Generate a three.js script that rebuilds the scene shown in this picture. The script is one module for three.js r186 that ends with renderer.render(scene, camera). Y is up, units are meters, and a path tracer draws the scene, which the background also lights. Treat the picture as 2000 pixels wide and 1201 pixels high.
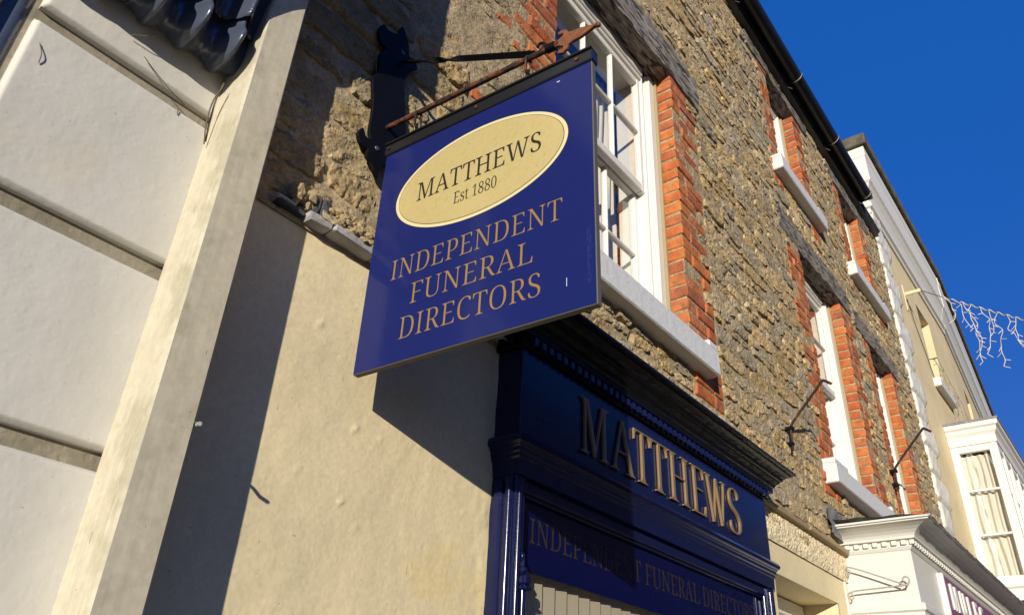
import * as THREE from 'three';
import { mergeGeometries, mergeVertices } from 'three/addons/utils/BufferGeometryUtils.js';
import { ConvexGeometry } from 'three/addons/geometries/ConvexGeometry.js';
import { TextGeometry } from 'three/addons/geometries/TextGeometry.js';
import { FontLoader } from 'three/addons/loaders/FontLoader.js';
import { createNoise2D, createNoise3D } from 'simplex-noise';

// ------------------------------------------------------------------ camera, sky, sun
const scene = new THREE.Scene();
const camera = new THREE.PerspectiveCamera(43.45, 1024 / 614, 0.05, 400);
camera.position.set(0, 1.6, 1.45);
camera.rotation.set(0.526807643, -0.879746125, 0.0534249806, 'YXZ');
scene.add(camera);
const renderer = new THREE.WebGLRenderer({ antialias: true });
renderer.setSize(1024, 614);
renderer.toneMapping = THREE.LinearToneMapping;
renderer.toneMappingExposure = 1.15;
renderer.shadowMap.enabled = true;

const SUN = new THREE.Vector3(-1.9, 0.4, 1).normalize();
const sun = new THREE.DirectionalLight(new THREE.Color(1, 0.92, 0.785), 5);
sun.position.copy(SUN).multiplyScalar(40); sun.castShadow = true; sun.shadow.radius = 1;
sun.target.position.set(4, 3, 0);
sun.position.add(sun.target.position);
Object.assign(sun.shadow.camera, { left: -16, right: 16, top: 12, bottom: -12, near: 1, far: 90 });
sun.shadow.mapSize.set(4096, 4096);
scene.add(sun, sun.target);
{
  const W = 512, H = 256, d = new Float32Array(W * H * 4), v = new THREE.Vector3();
  for (let j = 0; j < H; j++) for (let i = 0; i < W; i++) {
    const el = ((j + 0.5) / H - 0.5) * Math.PI, az = ((i + 0.5) / W - 0.5) * 2 * Math.PI;
    v.set(Math.cos(el) * Math.cos(az), Math.sin(el), Math.cos(el) * Math.sin(az));
    const up = Math.max(0, Math.sin(el)), hz = Math.exp(-up * 7.5), c = v.dot(SUN), mie = Math.pow(Math.max(0, c), 30);
    const k = 1 + 0.25 * c * c, z = 1 - 0.12 * up;
    d.set([(0.0078 * k + 0.26 * hz + 0.4 * mie) * z, (0.092 * k + 0.24 * hz + 0.34 * mie) * z, (0.405 * k + 0.16 * hz + 0.25 * mie) * z, 1], (j * W + i) * 4);
  }
  const t = new THREE.DataTexture(d, W, H, THREE.RGBAFormat, THREE.FloatType);
  t.mapping = THREE.EquirectangularReflectionMapping; t.magFilter = t.minFilter = THREE.LinearFilter; t.needsUpdate = true;
  scene.background = t; scene.environment = t;
}

// ------------------------------------------------------------------ helpers
function mulberry(a) { return () => { a |= 0; a = a + 0x6d2b79f5 | 0; let t = Math.imul(a ^ a >>> 15, 1 | a); t = t + Math.imul(t ^ t >>> 7, 61 | t) ^ t; return ((t ^ t >>> 14) >>> 0) / 4294967296; }; }
const R = mulberry(71), rr = (a, b) => a + (b - a) * R(), pick = (a) => a[Math.floor(R() * a.length)];
const n2 = createNoise2D(mulberry(5)), n3 = createNoise3D(mulberry(9));
const fbm3 = (x, y, z, o = 3) => { let s = 0, a = 1, t = 0; for (let i = 0; i < o; i++) { s += a * n3(x, y, z); t += a; a *= 0.5; x *= 2.03; y *= 2.03; z *= 2.03; } return s / t; };
const fbm2 = (x, y, o = 4) => { let s = 0, a = 1, t = 0; for (let i = 0; i < o; i++) { s += a * n2(x, y); t += a; a *= 0.5; x *= 2.03; y *= 2.03; } return s / t; };
const sm = (a, b, x) => { x = Math.min(1, Math.max(0, (x - a) / (b - a))); return x * x * (3 - 2 * x); };
// tileable noise in 0..1 space
function tileNoise(seed) {
  const r = mulberry(seed), N = 256, p = new Float32Array(N * N).map(() => r() * 2 - 1);
  const one = (x, y, f) => { x *= f; y *= f; const i = Math.floor(x), j = Math.floor(y), a = x - i, b = y - j, u = a * a * (3 - 2 * a), w = b * b * (3 - 2 * b), q = (m, n) => p[(((n % f) + f) % f % N) * N + (((m % f) + f) % f % N)];
    return (q(i, j) * (1 - u) + q(i + 1, j) * u) * (1 - w) + (q(i, j + 1) * (1 - u) + q(i + 1, j + 1) * u) * w; };
  return (x, y, f, o = 1) => { let s = 0, a = 1, t = 0; for (let k = 0; k < o; k++) { s += a * one(x + k * 0.37, y + k * 0.71, f << k); t += a; a *= 0.55; } return s / t; };
}
function tex(n, metres, fn, srgb) {
  const d = new Uint8Array(n * n * 4);
  for (let j = 0; j < n; j++) for (let i = 0; i < n; i++) {
    const c = fn(i / n, j / n); const o = (j * n + i) * 4;
    for (let k = 0; k < 3; k++) d[o + k] = Math.max(0, Math.min(255, 255 * (Array.isArray(c) ? c[k] : c)));
    d[o + 3] = 255;
  }
  const t = new THREE.DataTexture(d, n, n, THREE.RGBAFormat);
  t.wrapS = t.wrapT = THREE.RepeatWrapping; t.magFilter = THREE.LinearFilter; t.minFilter = THREE.LinearMipmapLinearFilter; t.generateMipmaps = true;
  if (srgb) t.colorSpace = THREE.SRGBColorSpace;
  t.repeat.set(1 / metres, 1 / metres); t.needsUpdate = true;
  return t;
}
const lin = (r, g, b) => new THREE.Color().setRGB(r, g, b);
const std = (c, o = {}) => new THREE.MeshStandardMaterial({ color: c, roughness: 0.8, ...o });
const phys = (c, o = {}) => new THREE.MeshPhysicalMaterial({ color: c, roughness: 0.4, ...o });
function boxUV(g0) {
  const g = g0.index ? g0.toNonIndexed() : g0; const p = g.attributes.position, n = p.count, uv = new Float32Array(n * 2);
  const a = new THREE.Vector3(), b = new THREE.Vector3(), c = new THREE.Vector3(), e = new THREE.Vector3();
  for (let i = 0; i < n; i += 3) {
    a.fromBufferAttribute(p, i); b.fromBufferAttribute(p, i + 1); c.fromBufferAttribute(p, i + 2);
    e.crossVectors(b.clone().sub(a), c.clone().sub(a)); const X = Math.abs(e.x), Y = Math.abs(e.y), Z = Math.abs(e.z);
    [a, b, c].forEach((q, k) => { const s = X > Y && X > Z ? [q.z, q.y] : Y > Z ? [q.x, q.z] : [q.x, q.y]; uv[(i + k) * 2] = s[0]; uv[(i + k) * 2 + 1] = s[1]; });
  }
  g.setAttribute('uv', new THREE.BufferAttribute(uv, 2));
  if (!g.attributes.normal) g.computeVertexNormals();
  return g;
}
const clean = (g) => { const q = boxUV(g); for (const k of Object.keys(q.attributes)) if (!['position', 'normal', 'uv'].includes(k)) q.deleteAttribute(k); return q; };
const join = (list) => (list.length === 1 ? clean(list[0]) : mergeGeometries(list.map(clean)));
// chamfered box between two corners
function cbox(x0, x1, y0, y1, z0, z1, r = 0.004, jit = 0) {
  const pts = [];
  for (const [x, sx] of [[x0, 1], [x1, -1]]) for (const [y, sy] of [[y0, 1], [y1, -1]]) for (const [z, sz] of [[z0, 1], [z1, -1]]) {
    const j = () => (jit ? rr(-jit, jit) : 0);
    pts.push(new THREE.Vector3(x + j(), y + sy * r, z + sz * r), new THREE.Vector3(x + sx * r, y + j(), z + sz * r), new THREE.Vector3(x + sx * r, y + sy * r, z + j()));
  }
  return boxUV(new ConvexGeometry(pts));
}
const box = (x0, x1, y0, y1, z0, z1) => boxUV(new THREE.BoxGeometry(x1 - x0, y1 - y0, z1 - z0).translate((x0 + x1) / 2, (y0 + y1) / 2, (z0 + z1) / 2));
const V = (x, y, z) => new THREE.Vector3(x, y, z);
function tube(pts, r, seg = 0, rad = 8, closed = false) { return new THREE.TubeGeometry(new THREE.CatmullRomCurve3(pts, closed, 'centripetal'), seg || pts.length * 6, r, rad, closed); }
function rod(a, b, r, rad = 8) {
  const d = b.clone().sub(a), g = new THREE.CylinderGeometry(r, r, d.length(), rad).toNonIndexed();
  return g.applyQuaternion(new THREE.Quaternion().setFromUnitVectors(V(0, 1, 0), d.normalize())).translate((a.x + b.x) / 2, (a.y + b.y) / 2, (a.z + b.z) / 2);
}
// a profile [projection, y] swept round three sides of a box x0..x1, front plane zf, running back to zb
function wrapMould(prof, x0, x1, zb, zf) {
  const pos = [];
  const path = ([p, y]) => [V(x0 - p, y, zb), V(x0 - p, y, zf + p), V(x1 + p, y, zf + p), V(x1 + p, y, zb)];
  for (let i = 0; i + 1 < prof.length; i++) {
    const A = path(prof[i]), B = path(prof[i + 1]);
    for (let k = 0; k < 3; k++) for (const q of [A[k], A[k + 1], B[k + 1], A[k], B[k + 1], B[k]]) pos.push(q.x, q.y, q.z);
  }
  const g = new THREE.BufferGeometry(); g.setAttribute('position', new THREE.Float32BufferAttribute(pos, 3)); g.computeVertexNormals();
  return boxUV(g);
}
// a height field facing +z over x0..x1, y0..y1
function sheet(x0, x1, y0, y1, step, zf, hole) {
  const nx = Math.max(1, Math.round((x1 - x0) / step)), ny = Math.max(1, Math.round((y1 - y0) / step)), pos = [], uv = [], idx = [];
  for (let j = 0; j <= ny; j++) for (let i = 0; i <= nx; i++) { const x = x0 + (x1 - x0) * i / nx, y = y0 + (y1 - y0) * j / ny; pos.push(x, y, zf(x, y)); uv.push(x, y); }
  for (let j = 0; j < ny; j++) for (let i = 0; i < nx; i++) {
    if (hole && hole(x0 + (x1 - x0) * (i + 0.5) / nx, y0 + (y1 - y0) * (j + 0.5) / ny)) continue;
    const a = j * (nx + 1) + i; idx.push(a, a + 1, a + nx + 2, a, a + nx + 2, a + nx + 1);
  }
  const g = new THREE.BufferGeometry(); g.setAttribute('position', new THREE.Float32BufferAttribute(pos, 3)); g.setAttribute('uv', new THREE.Float32BufferAttribute(uv, 2)); g.setIndex(idx); g.computeVertexNormals();
  return g;
}
const used = new Map();
function numbered(name) { const n = used.get(name) ?? 0; used.set(name, n + 1); return n ? name + '_' + String(n).padStart(3, '0') : name; }
function tag(o, label, category, group) { o.userData = { ...o.userData, label, category }; if (group) o.userData.group = group; return o; }
function thing(name, label, category, group) { const o = new THREE.Group(); o.name = numbered(name); scene.add(o); return tag(o, label, category, group); }
function mesh(name, geo, mat, parent, label) {
  const m = new THREE.Mesh(Array.isArray(geo) ? join(geo) : geo, mat); m.name = numbered(name); m.castShadow = m.receiveShadow = true;
  (parent ?? scene).add(m); if (label) m.userData.label = label; return m;
}
function grp(name, parent, label) { const g = new THREE.Group(); g.name = numbered(name); parent.add(g); if (label) g.userData.label = label; return g; }

// ------------------------------------------------------------------ materials
const tA = tileNoise(11), tB = tileNoise(23), tC = tileNoise(37);
const grit = tex(512, 0.5, (u, v) => 0.5 + 0.32 * tA(u, v, 16, 5) + 0.2 * Math.abs(tB(u, v, 32, 3)) - 0.25 * sm(0.35, 0.7, tC(u, v, 24, 2)));
const stoneMap = tex(512, 0.5, (u, v) => { const a = 0.86 + 0.16 * tA(u, v, 8, 5) + 0.12 * tB(u, v, 64, 2), b = sm(0.25, 0.6, tC(u, v, 6, 4)); return [a, a * (0.985 - 0.03 * b), a * (0.95 - 0.13 * b)]; }, true);
const brickMap = tex(512, 0.4, (u, v) => { const a = 0.86 + 0.2 * tA(u, v, 8, 5), s = sm(0.42, 0.6, tB(u, v, 20, 3)), d = sm(0.4, 0.62, tC(u, v, 10, 4)); return [a * (1 - 0.25 * s) * (1 - 0.1 * d), a * (1 - 0.1 * s) * (1 + 0.12 * d), a * (1 + 0.25 * d)]; }, true);
const lumpy = tex(1024, 1.4, (u, v) => { const brush = tB(u * 1, v * 1, 6, 3), f = tA(u, v, 26, 5), stroke = tC(u * 1, v * 0.5, 40, 2) * sm(0, 0.4, tA(u, v, 5, 2)), pit = sm(0.62, 0.8, tC(u, v, 60, 1)) * sm(0.1, 0.5, tB(u, v, 4, 2)); return 0.5 + 0.10 * f + 0.10 * brush + 0.10 * stroke + 0.05 * tB(u, v, 200, 1) - 0.15 * pit; });
const renderMap = tex(512, 1.1, (u, v) => { const a = 0.94 + 0.05 * tA(u, v, 5, 5) + 0.025 * tC(u, v, 120, 1), s = sm(0.2, 0.6, tB(u, v, 5, 5)), k = 0.25 * sm(0.94, 0.97, tC(u, v, 140, 1)); return [a * (1 - k), a * (1 - 0.02 * s - k), a * (1 - 0.08 * s - k)]; }, true);
const greyMap = tex(1024, 1.1, (u, v) => { const a = 0.93 + 0.05 * tA(u, v, 5, 5), s = sm(0.1, 0.55, tB(u, v, 3, 5)), spot = Math.max(0.5 * sm(0.93, 0.97, tC(u, v, 200, 1)), 0.55 * (1 - sm(0, 0.008, Math.abs(tB(u, v, 3, 5)))) * sm(0.25, 0.45, tC(u, v, 3, 2))); return [a * (1 - 0.35 * spot) + 0.02 * s, a * (1 - 0.38 * spot), a * (1 - 0.05 * s - 0.4 * spot)]; }, true);
const postMap = tex(1024, 0.7, (u, v) => {
  const grain = tA(u, v * 0.0625 + 0.3, 96, 2), fine = tB(u, v, 48, 4), blot = sm(-0.05, 0.45, tC(u, v, 7, 5)), q = Math.abs(tA(u + 0.06 * tB(u, v, 9, 3), v * 0.5, 5, 3)), drip = (1 - sm(0.0, 0.018, q)) * sm(0.05, 0.3, tC(u, v, 3, 2)), nick = sm(0.95, 0.97, tB(u, v * 0.5, 90, 1));
  const a = 0.88 + 0.035 * grain + 0.05 * fine - 0.075 * blot + 0.10 * drip - 0.3 * nick; return [a, a * 0.995, a * (0.98 - 0.02 * blot)];
}, true);
const woodMap = tex(512, 0.6, (u, v) => { const g = tA(u * 1, v, 4, 1) * 0.1, l = tB(u * 0.125, (v + g * 0.05) * 1, 96, 2), k = sm(0.25, 0.55, tC(u * 0.125, v, 48, 2)); return 0.72 + 0.25 * l - 0.4 * k; }, true);
const woodBump = tex(512, 0.6, (u, v) => 0.6 + 0.3 * tB(u * 0.125, v, 96, 2) - 0.6 * sm(0.25, 0.55, tC(u * 0.125, v, 48, 2)));
const paintBump = tex(512, 0.5, (u, v) => 0.5 + 0.25 * tA(u, v, 12, 4) + 0.12 * tB(u * 0.25, v, 64, 2));
const rustMap = tex(512, 0.3, (u, v) => { const a = sm(-0.25, 0.3, tA(u, v, 10, 5)), b = 0.8 + 0.3 * tB(u, v, 40, 3); return [b * (0.25 + 0.5 * a), b * (0.2 + 0.2 * a), b * (0.17 + 0.06 * a)]; }, true);
const leadMap = tex(512, 0.7, (u, v) => { const a = 0.75 + 0.25 * tA(u, v, 6, 6) - 0.2 * sm(0.3, 0.6, tB(u, v, 8, 4)); return [a, a, a * 1.02]; }, true);

const navyMap = tex(512, 0.6, (u, v) => { const b = 0.24 + 0.04 * tA(u, v, 4, 5), d = 0.16 * sm(0.45, 0.75, tB(u, v, 60, 3)) * sm(0, 0.5, tC(u, v, 5, 3)), k = 0.7 * sm(0.86, 0.92, tC(u, v, 150, 1)); return [b + d + k, b + d * 0.8 + k * 0.8, b + d * 0.3 + k * 0.4]; });
const M = {
  stone: std(lin(1, 1, 1), { vertexColors: true, map: stoneMap, bumpMap: grit, bumpScale: 0.013, roughness: 0.95 }),
  mortar: std(lin(0.47, 0.375, 0.235), { map: stoneMap, bumpMap: grit, bumpScale: 0.01, roughness: 0.97 }),
  cream: std(lin(0.8, 0.68, 0.415), { map: renderMap, bumpMap: lumpy, bumpScale: 0.0026, roughness: 0.75 }),
  creamRough: std(lin(0.78, 0.66, 0.42), { map: renderMap, bumpMap: grit, bumpScale: 0.012, roughness: 0.9 }),
  creamFar: std(lin(0.76, 0.63, 0.37), { map: renderMap, bumpMap: lumpy, bumpScale: 0.006, roughness: 0.8 }),
  grey: std(lin(0.64, 0.62, 0.55), { map: greyMap, bumpMap: lumpy, bumpScale: 0.0026, roughness: 0.7 }),
  groove: std(lin(0.37, 0.33, 0.255), { map: postMap, bumpMap: grit, bumpScale: 0.003, roughness: 0.9 }),
  post: std(lin(0.66, 0.605, 0.465), { map: postMap, bumpMap: grit, bumpScale: 0.0005, roughness: 0.7 }),
  whiteShop: phys(lin(0.61, 0.6, 0.55), { bumpMap: paintBump, bumpScale: 0.002, roughness: 0.45 }),
  white: phys(lin(0.68, 0.66, 0.6), { bumpMap: paintBump, bumpScale: 0.002, roughness: 0.45 }),
  whiteSill: phys(lin(0.62, 0.62, 0.6), { bumpMap: paintBump, bumpScale: 0.004, roughness: 0.5 }),
  whiteFar: phys(lin(0.7, 0.68, 0.6), { bumpMap: paintBump, bumpScale: 0.003, roughness: 0.5 }),
  putty: std(lin(0.33, 0.255, 0.14), { bumpMap: grit, bumpScale: 0.004, roughness: 0.9 }),
  timber: std(lin(0.42, 0.375, 0.31), { map: woodMap, bumpMap: woodBump, bumpScale: 0.012, roughness: 0.95 }),
  timberUnder: std(lin(0.12, 0.085, 0.055), { map: woodMap, bumpMap: woodBump, bumpScale: 0.006, roughness: 0.95 }),
  glass: phys(lin(0.97, 0.98, 0.98), { transmission: 1, thickness: 0, roughness: 0.01, ior: 1.8 }),
  curtain: std(lin(0.6, 0.565, 0.47), { roughness: 0.95 }),
  navy: phys(lin(0.026, 0.038, 0.19), { map: navyMap, roughness: 0.2, specularIntensity: 0.5, bumpMap: paintBump, bumpScale: 0.0005, clearcoat: 0.15, clearcoatRoughness: 0.1 }),
  navyOld: phys(lin(0.02, 0.02, 0.026), { map: navyMap, roughness: 0.36, specularIntensity: 0.35, bumpMap: paintBump, bumpScale: 0.006 }),
  tileBlue: phys(lin(0.055, 0.068, 0.1), { roughness: 0.28, bumpMap: paintBump, bumpScale: 0.004, clearcoat: 0.35, clearcoatRoughness: 0.12 }),
  black: phys(lin(0.012, 0.012, 0.014), { roughness: 0.35, bumpMap: paintBump, bumpScale: 0.001 }),
  blackIron: phys(lin(0.004, 0.004, 0.005), { roughness: 0.55, specularIntensity: 0.3, metalness: 0.1, bumpMap: paintBump, bumpScale: 0.002 }),
  rust: std(lin(0.36, 0.36, 0.36), { map: rustMap, bumpMap: grit, bumpScale: 0.004, roughness: 0.8, metalness: 0.15 }),
  rustOrange: std(lin(0.2, 0.07, 0.026), { map: stoneMap, bumpMap: grit, bumpScale: 0.004, roughness: 0.85 }),
  steel: std(lin(0.2, 0.19, 0.17), { roughness: 0.55, metalness: 0.9, bumpMap: paintBump, bumpScale: 0.001 }),
  lead: std(lin(0.36, 0.36, 0.36), { map: leadMap, bumpMap: lumpy, bumpScale: 0.008, roughness: 0.7 }),
  leadPale: std(lin(0.62, 0.6, 0.55), { map: leadMap, bumpMap: lumpy, bumpScale: 0.008, roughness: 0.8 }),
  dark: std(lin(0.05, 0.048, 0.045), { roughness: 0.95 }),
  room: std(lin(0.18, 0.16, 0.14), { roughness: 0.95 }),
  slate: std(lin(0.09, 0.09, 0.1), { map: leadMap, bumpMap: grit, bumpScale: 0.008, roughness: 0.8 }),
  coping: std(lin(0.2, 0.17, 0.12), { map: leadMap, bumpMap: grit, bumpScale: 0.012, roughness: 0.95 }),
  gilt: phys(lin(0.23, 0.155, 0.072), { roughness: 0.42, metalness: 0.1, bumpMap: paintBump, bumpScale: 0.001 }),
  giltSide: phys(lin(0.34, 0.24, 0.13), { roughness: 0.5, metalness: 0.2 }),
  blind: std(lin(0.42, 0.36, 0.26), { roughness: 0.9 }),
  purple: phys(lin(0.20, 0.07, 0.16), { roughness: 0.5 }),
  cable: std(lin(0.62, 0.56, 0.44), { roughness: 0.6 }),
  scroll: std(lin(0.34, 0.31, 0.26), { roughness: 0.6, bumpMap: grit, bumpScale: 0.002 }),
  wire: std(lin(0.05, 0.05, 0.05), { roughness: 0.6 }),
};
const brickTones = [[0.62, 0.17, 0.042], [0.57, 0.15, 0.036], [0.66, 0.20, 0.05], [0.52, 0.13, 0.034], [0.60, 0.185, 0.055], [0.5, 0.125, 0.04], [0.56, 0.175, 0.06], [0.46, 0.13, 0.05], [0.58, 0.16, 0.04]].map(([a, b, c]) => std(lin(a, b, c), { map: brickMap, bumpMap: grit, bumpScale: 0.006, roughness: 0.92 }));
const eye = camera.position;

// ------------------------------------------------------------------ ground
{
  const asphalt = std(lin(0.06, 0.058, 0.055), { bumpMap: grit, bumpScale: 0.01, roughness: 0.95 });
  const paving = std(lin(0.3, 0.27, 0.22), { map: stoneMap, bumpMap: grit, bumpScale: 0.004, roughness: 0.9 });
  mesh('road', [box(-120, 160, -0.3, -0.12, 2.4, 120), box(-120, 160, -0.3, -0.12, -120, -12)], asphalt).userData.kind = 'structure';
  mesh('pavement', [box(-40, 40, -0.3, 0, -12, 2.2)], paving).userData.kind = 'structure';
  mesh('kerb', [cbox(-40, 40, -0.29, 0.004, 2.2, 2.4, 0.015)], paving).userData.kind = 'structure';
}

// ------------------------------------------------------------------ the terrace across the street (reflected and shading the sky only)
{
  const wallM = std(lin(0.42, 0.33, 0.22), { map: stoneMap, roughness: 0.9 }), roofM = std(lin(0.07, 0.07, 0.08), { roughness: 0.9 }), winM = phys(lin(0.03, 0.03, 0.035), { roughness: 0.1 });
  const g = [], r = [], w = [];
  for (let k = 0; k < 7; k++) {
    const x0 = -1 + k * 7.5, h = 8.2 + (k % 3) * 0.5; g.push(box(x0, x0 + 7.48, -0.1, h, 9.6, 17));
    const rs = new THREE.Shape([[9.3, h], [17.3, h], [13.3, h + 3.2]].map((q) => new THREE.Vector2(...q))); r.push(new THREE.ExtrudeGeometry(rs, { depth: 7.48, bevelEnabled: false }).rotateY(-Math.PI / 2).translate(x0 + 7.48, 0.003, 0));
    for (let i = 0; i < 3; i++) for (const y of [0.9, 3.8]) w.push(box(x0 + 1 + i * 2.3, x0 + 2 + i * 2.3, y, y + 1.6, 9.56, 9.7));
  }
  for (const [n, q, m] of [['terrace_wall', g, wallM], ['terrace_roof', r, roofM], ['terrace_window', w, winM]]) mesh(n, q, m).userData.kind = 'structure';
}

// ------------------------------------------------------------------ stone house: openings and brick jambs
const house = thing('stone_house', 'rubble stone house with red brick window surrounds between grey house and cream building', 'house');
const HX0 = 0.7, HX1 = 8.62, HTOP = 7.18;
// opening x0,x1,y0,y1
const OPEN = [
  { id: 'near', x0: 1.965, x1: 3.14, y0: 3.385, y1: 5.25 },
  { id: 'mid', x0: 5.27, x1: 6.23, y0: 3.33, y1: 5.17 },
  { id: 'far', x0: 7.03, x1: 7.74, y0: 3.36, y1: 5.09 },
  { id: 'upper', x0: 5.15, x1: 5.76, y0: 5.86, y1: 7.02 },
  { id: 'upperfar', x0: 7.08, x1: 7.72, y0: 5.86, y1: 6.98 },
];
const PITCH = 0.0772;
const jambs = [];                       // {x, side, y0, rows:[outer extent]}
const brickList = [];
for (const o of OPEN) for (const side of [-1, 1]) {
  const xe = side > 0 ? o.x1 : o.x0, yb = o.y0 - (side > 0 ? 0.26 : 0.2), n = Math.round((o.y1 - yb) / PITCH), rows = [];
  for (let k = 0; k < n; k++) {
    const below = yb + (k + 0.5) * PITCH < o.y0;
    let list = pick([[0.215, 0.105], [0.105, 0.215], [0.105, 0.105], [0.215], [0.105, 0.215]]);
    if (k % 2 === 0 && R() < 0.6) list = [0.105, 0.215]; else if (k % 2 && R() < 0.6) list = [0.215, R() < 0.45 ? 0.105 : 0].filter(Boolean);
    if (o.id === 'near' && side < 0) list = k % 2 ? [0.215, 0.105, ...(R() < 0.5 ? [0.105] : [])] : [0.105, 0.215, ...(R() < 0.35 ? [0.215] : [])];
    if (o.x1 - o.x0 < 0.8) list = k % 2 ? [0.215] : [0.105, 0.105];
    let d = below ? 0.02 : 0;
    for (const w of list) {
      const y = yb + k * PITCH + rr(-0.003, 0.003);
      const first = d < 0.03;
      const miss = R() < 0.035 && !first;
      if (!miss) brickList.push({ x: xe + side * (d + w / 2 - 0.0055), y: y + PITCH / 2, w: w - 0.011, depth: first ? (w < 0.15 ? 0.105 : 0.1) : 0.1, side, first, dist: Math.hypot(xe - eye.x, y - eye.y, eye.z) * (side < 0 ? 1.02 : 1) });
      d += w;
    }
    rows.push(d);
  }
  jambs.push({ x: xe, side, y0: yb, rows });
}
{
  const variants = [];
  for (let i = 0; i < 5; i++) variants.push({ s: boxUV(cbox(-0.102, 0.102, -0.033, 0.033, -0.05, 0.05, rr(0.004, 0.008), 0.0022)), h: boxUV(cbox(-0.047, 0.047, -0.033, 0.033, -0.05, 0.05, rr(0.004, 0.008), 0.0022)) });
  for (const v of variants) for (const k of ['s', 'h']) { const u = v[k].attributes.uv, a = R(), b = R(); for (let i = 0; i < u.count; i++) u.setXY(i, u.getX(i) + a, u.getY(i) + b); }
  brickList.sort((a, b) => a.dist - b.dist);
  const rest = [], restN = [];
  brickList.forEach((b, i) => {
    const v = pick(variants), g = b.w > 0.15 ? v.s : v.h, m = new THREE.Mesh(g, pick(brickTones));
    m.position.set(b.x, b.y, 0.004 + rr(-0.004, 0.007) - 0.05 + (R() < 0.04 ? -0.018 : 0));
    m.rotation.set(rr(-0.03, 0.03), rr(-0.03, 0.03), rr(-0.012, 0.012) + (R() < 0.5 ? Math.PI : 0));
    if (i < 300) { m.name = numbered('brick'); m.castShadow = m.receiveShadow = true; house.add(m); }
    else { m.updateMatrix(); const q = g.clone().applyMatrix4(m.matrix); const c = m.material.color, col = new Float32Array(q.attributes.position.count * 3); for (let k = 0; k < col.length; k += 3) col.set([c.r, c.g, c.b], k); q.setAttribute('color', new THREE.BufferAttribute(col, 3)); rest.push(q); }
  });
  if (rest.length) mesh('brickwork', mergeGeometries(rest), std(lin(1, 1, 1), { vertexColors: true, map: brickMap, bumpMap: grit, bumpScale: 0.006, roughness: 0.92 }), house).userData.kind = 'stuff';
}
for (const j of jambs) mesh('pointing', box(Math.min(j.x + j.side * 0.0065, j.x + j.side * 0.19), Math.max(j.x + j.side * 0.0065, j.x + j.side * 0.19), j.y0 + 0.004, j.y0 + j.rows.length * PITCH - 0.006, -0.1, 0.0008), M.mortar, house);
// ------------------------------------------------------------------ lintels
const LINT = [
  { x0: 1.6, x1: 3.52, y0: 5.245, y1: 5.5 }, { x0: 4.86, x1: 6.52, y0: 5.165, y1: 5.37 }, { x0: 6.62, x1: 7.98, y0: 5.085, y1: 5.27 },
  { x0: 4.7, x1: 6.15, y0: 7.015, y1: 7.15 }, { x0: 6.75, x1: 8.1, y0: 6.975, y1: 7.13 }];
for (const l of LINT) {
  const w = l.x1 - l.x0, g = new THREE.BoxGeometry(w, l.y1 - l.y0, 0.26, Math.round(w * 24), 7, 5).translate((l.x0 + l.x1) / 2, (l.y0 + l.y1) / 2, -0.11);
  const p = g.attributes.position;
  for (let i = 0; i < p.count; i++) {
    const x = p.getX(i), y = p.getY(i), z = p.getZ(i), e = fbm3(x * 2.2, y * 14, z * 14, 3), crack = sm(0.35, 0.55, n3(x * 0.8, y * 16, z * 16 + 4));
    const t = (y - l.y0) / (l.y1 - l.y0), edge = sm(0.3, 0.5, Math.abs(t - 0.5)) * (0.5 + 0.5 * n3(x * 9, y * 4, 2));
    p.setXYZ(i, x + 0.02 * n3(y * 12, z * 12, x), y + 0.008 * e + (t < 0.05 ? 0.012 * n3(x * 5, 1, 1) : 0), z + (z > -0.005 ? 0.006 * e - 0.014 * crack - 0.008 * edge : 0));
  }
  g.computeVertexNormals();
  mesh('lintel', boxUV(g), M.timber, house, 'weathered grey timber lintel');
}
// ------------------------------------------------------------------ wall core, mortar, stones
const inOpen = (x, y, m) => OPEN.some((o) => x > o.x0 - m && x < o.x1 + m && y > o.y0 - m && y < o.y1 + m);
{
  const sh = new THREE.Shape([[HX0, 0.02], [HX1 - 0.02, 0.02], [HX1 - 0.02, HTOP], [HX0, HTOP]].map((a) => new THREE.Vector2(...a)));
  const hole = (x0, x1, y0, y1) => sh.holes.push(new THREE.Path([[x0, y0], [x0, y1], [x1, y1], [x1, y0]].map((a) => new THREE.Vector2(...a))));
  for (const o of OPEN) hole(o.x0 - 0.03, o.x1 + 0.03, o.y0 - 0.03, o.y1 + 0.03);
  hole(1.83, 3.5, 0.5, 2.32); hole(3.88, 4.9, 0.9, 2.47);
  const g = new THREE.ExtrudeGeometry(sh, { depth: 0.27, bevelEnabled: false }).translate(0, 0, -0.31);
  mesh('wall', [g, box(HX0, HX0 + 0.2, 0.02, HTOP, -6, -0.32), box(HX1 - 0.24, HX1 - 0.03, 0.02, HTOP, -6, -0.32), box(HX0, HX1 - 0.03, 0.02, HTOP, -6.2, -6.01),
    box(HX0 + 0.21, HX1 - 0.25, 2.9, 3.1, -6, -0.32), box(HX0 + 0.21, HX1 - 0.25, 5.5, 5.7, -6, -0.32), box(HX0 + 0.21, HX1 - 0.25, 7.0, 7.17, -6, -0.32), box(4.4, 4.55, 0.02, 7, -6, -0.32), box(6.6, 6.7, 3.12, 7, -6, -0.32)], M.room, house);
}
const mortarZ = (x, y) => { const near = x < 1.8 ? 1 : 0.6; const pit = sm(0.46, 0.68, fbm2(x * 6 + 31, y * 26, 3)) * (x < 1.75 ? 0.4 : 1); return (x < 1.75 ? 0.007 : 0.0) + 0.006 * fbm2(x * 5, y * 9, 3) * near * (x < 1.75 ? 0.5 : 1) + 0.0035 * fbm2(x * 20, y * 34, 2) - 0.03 * pit; };
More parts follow.
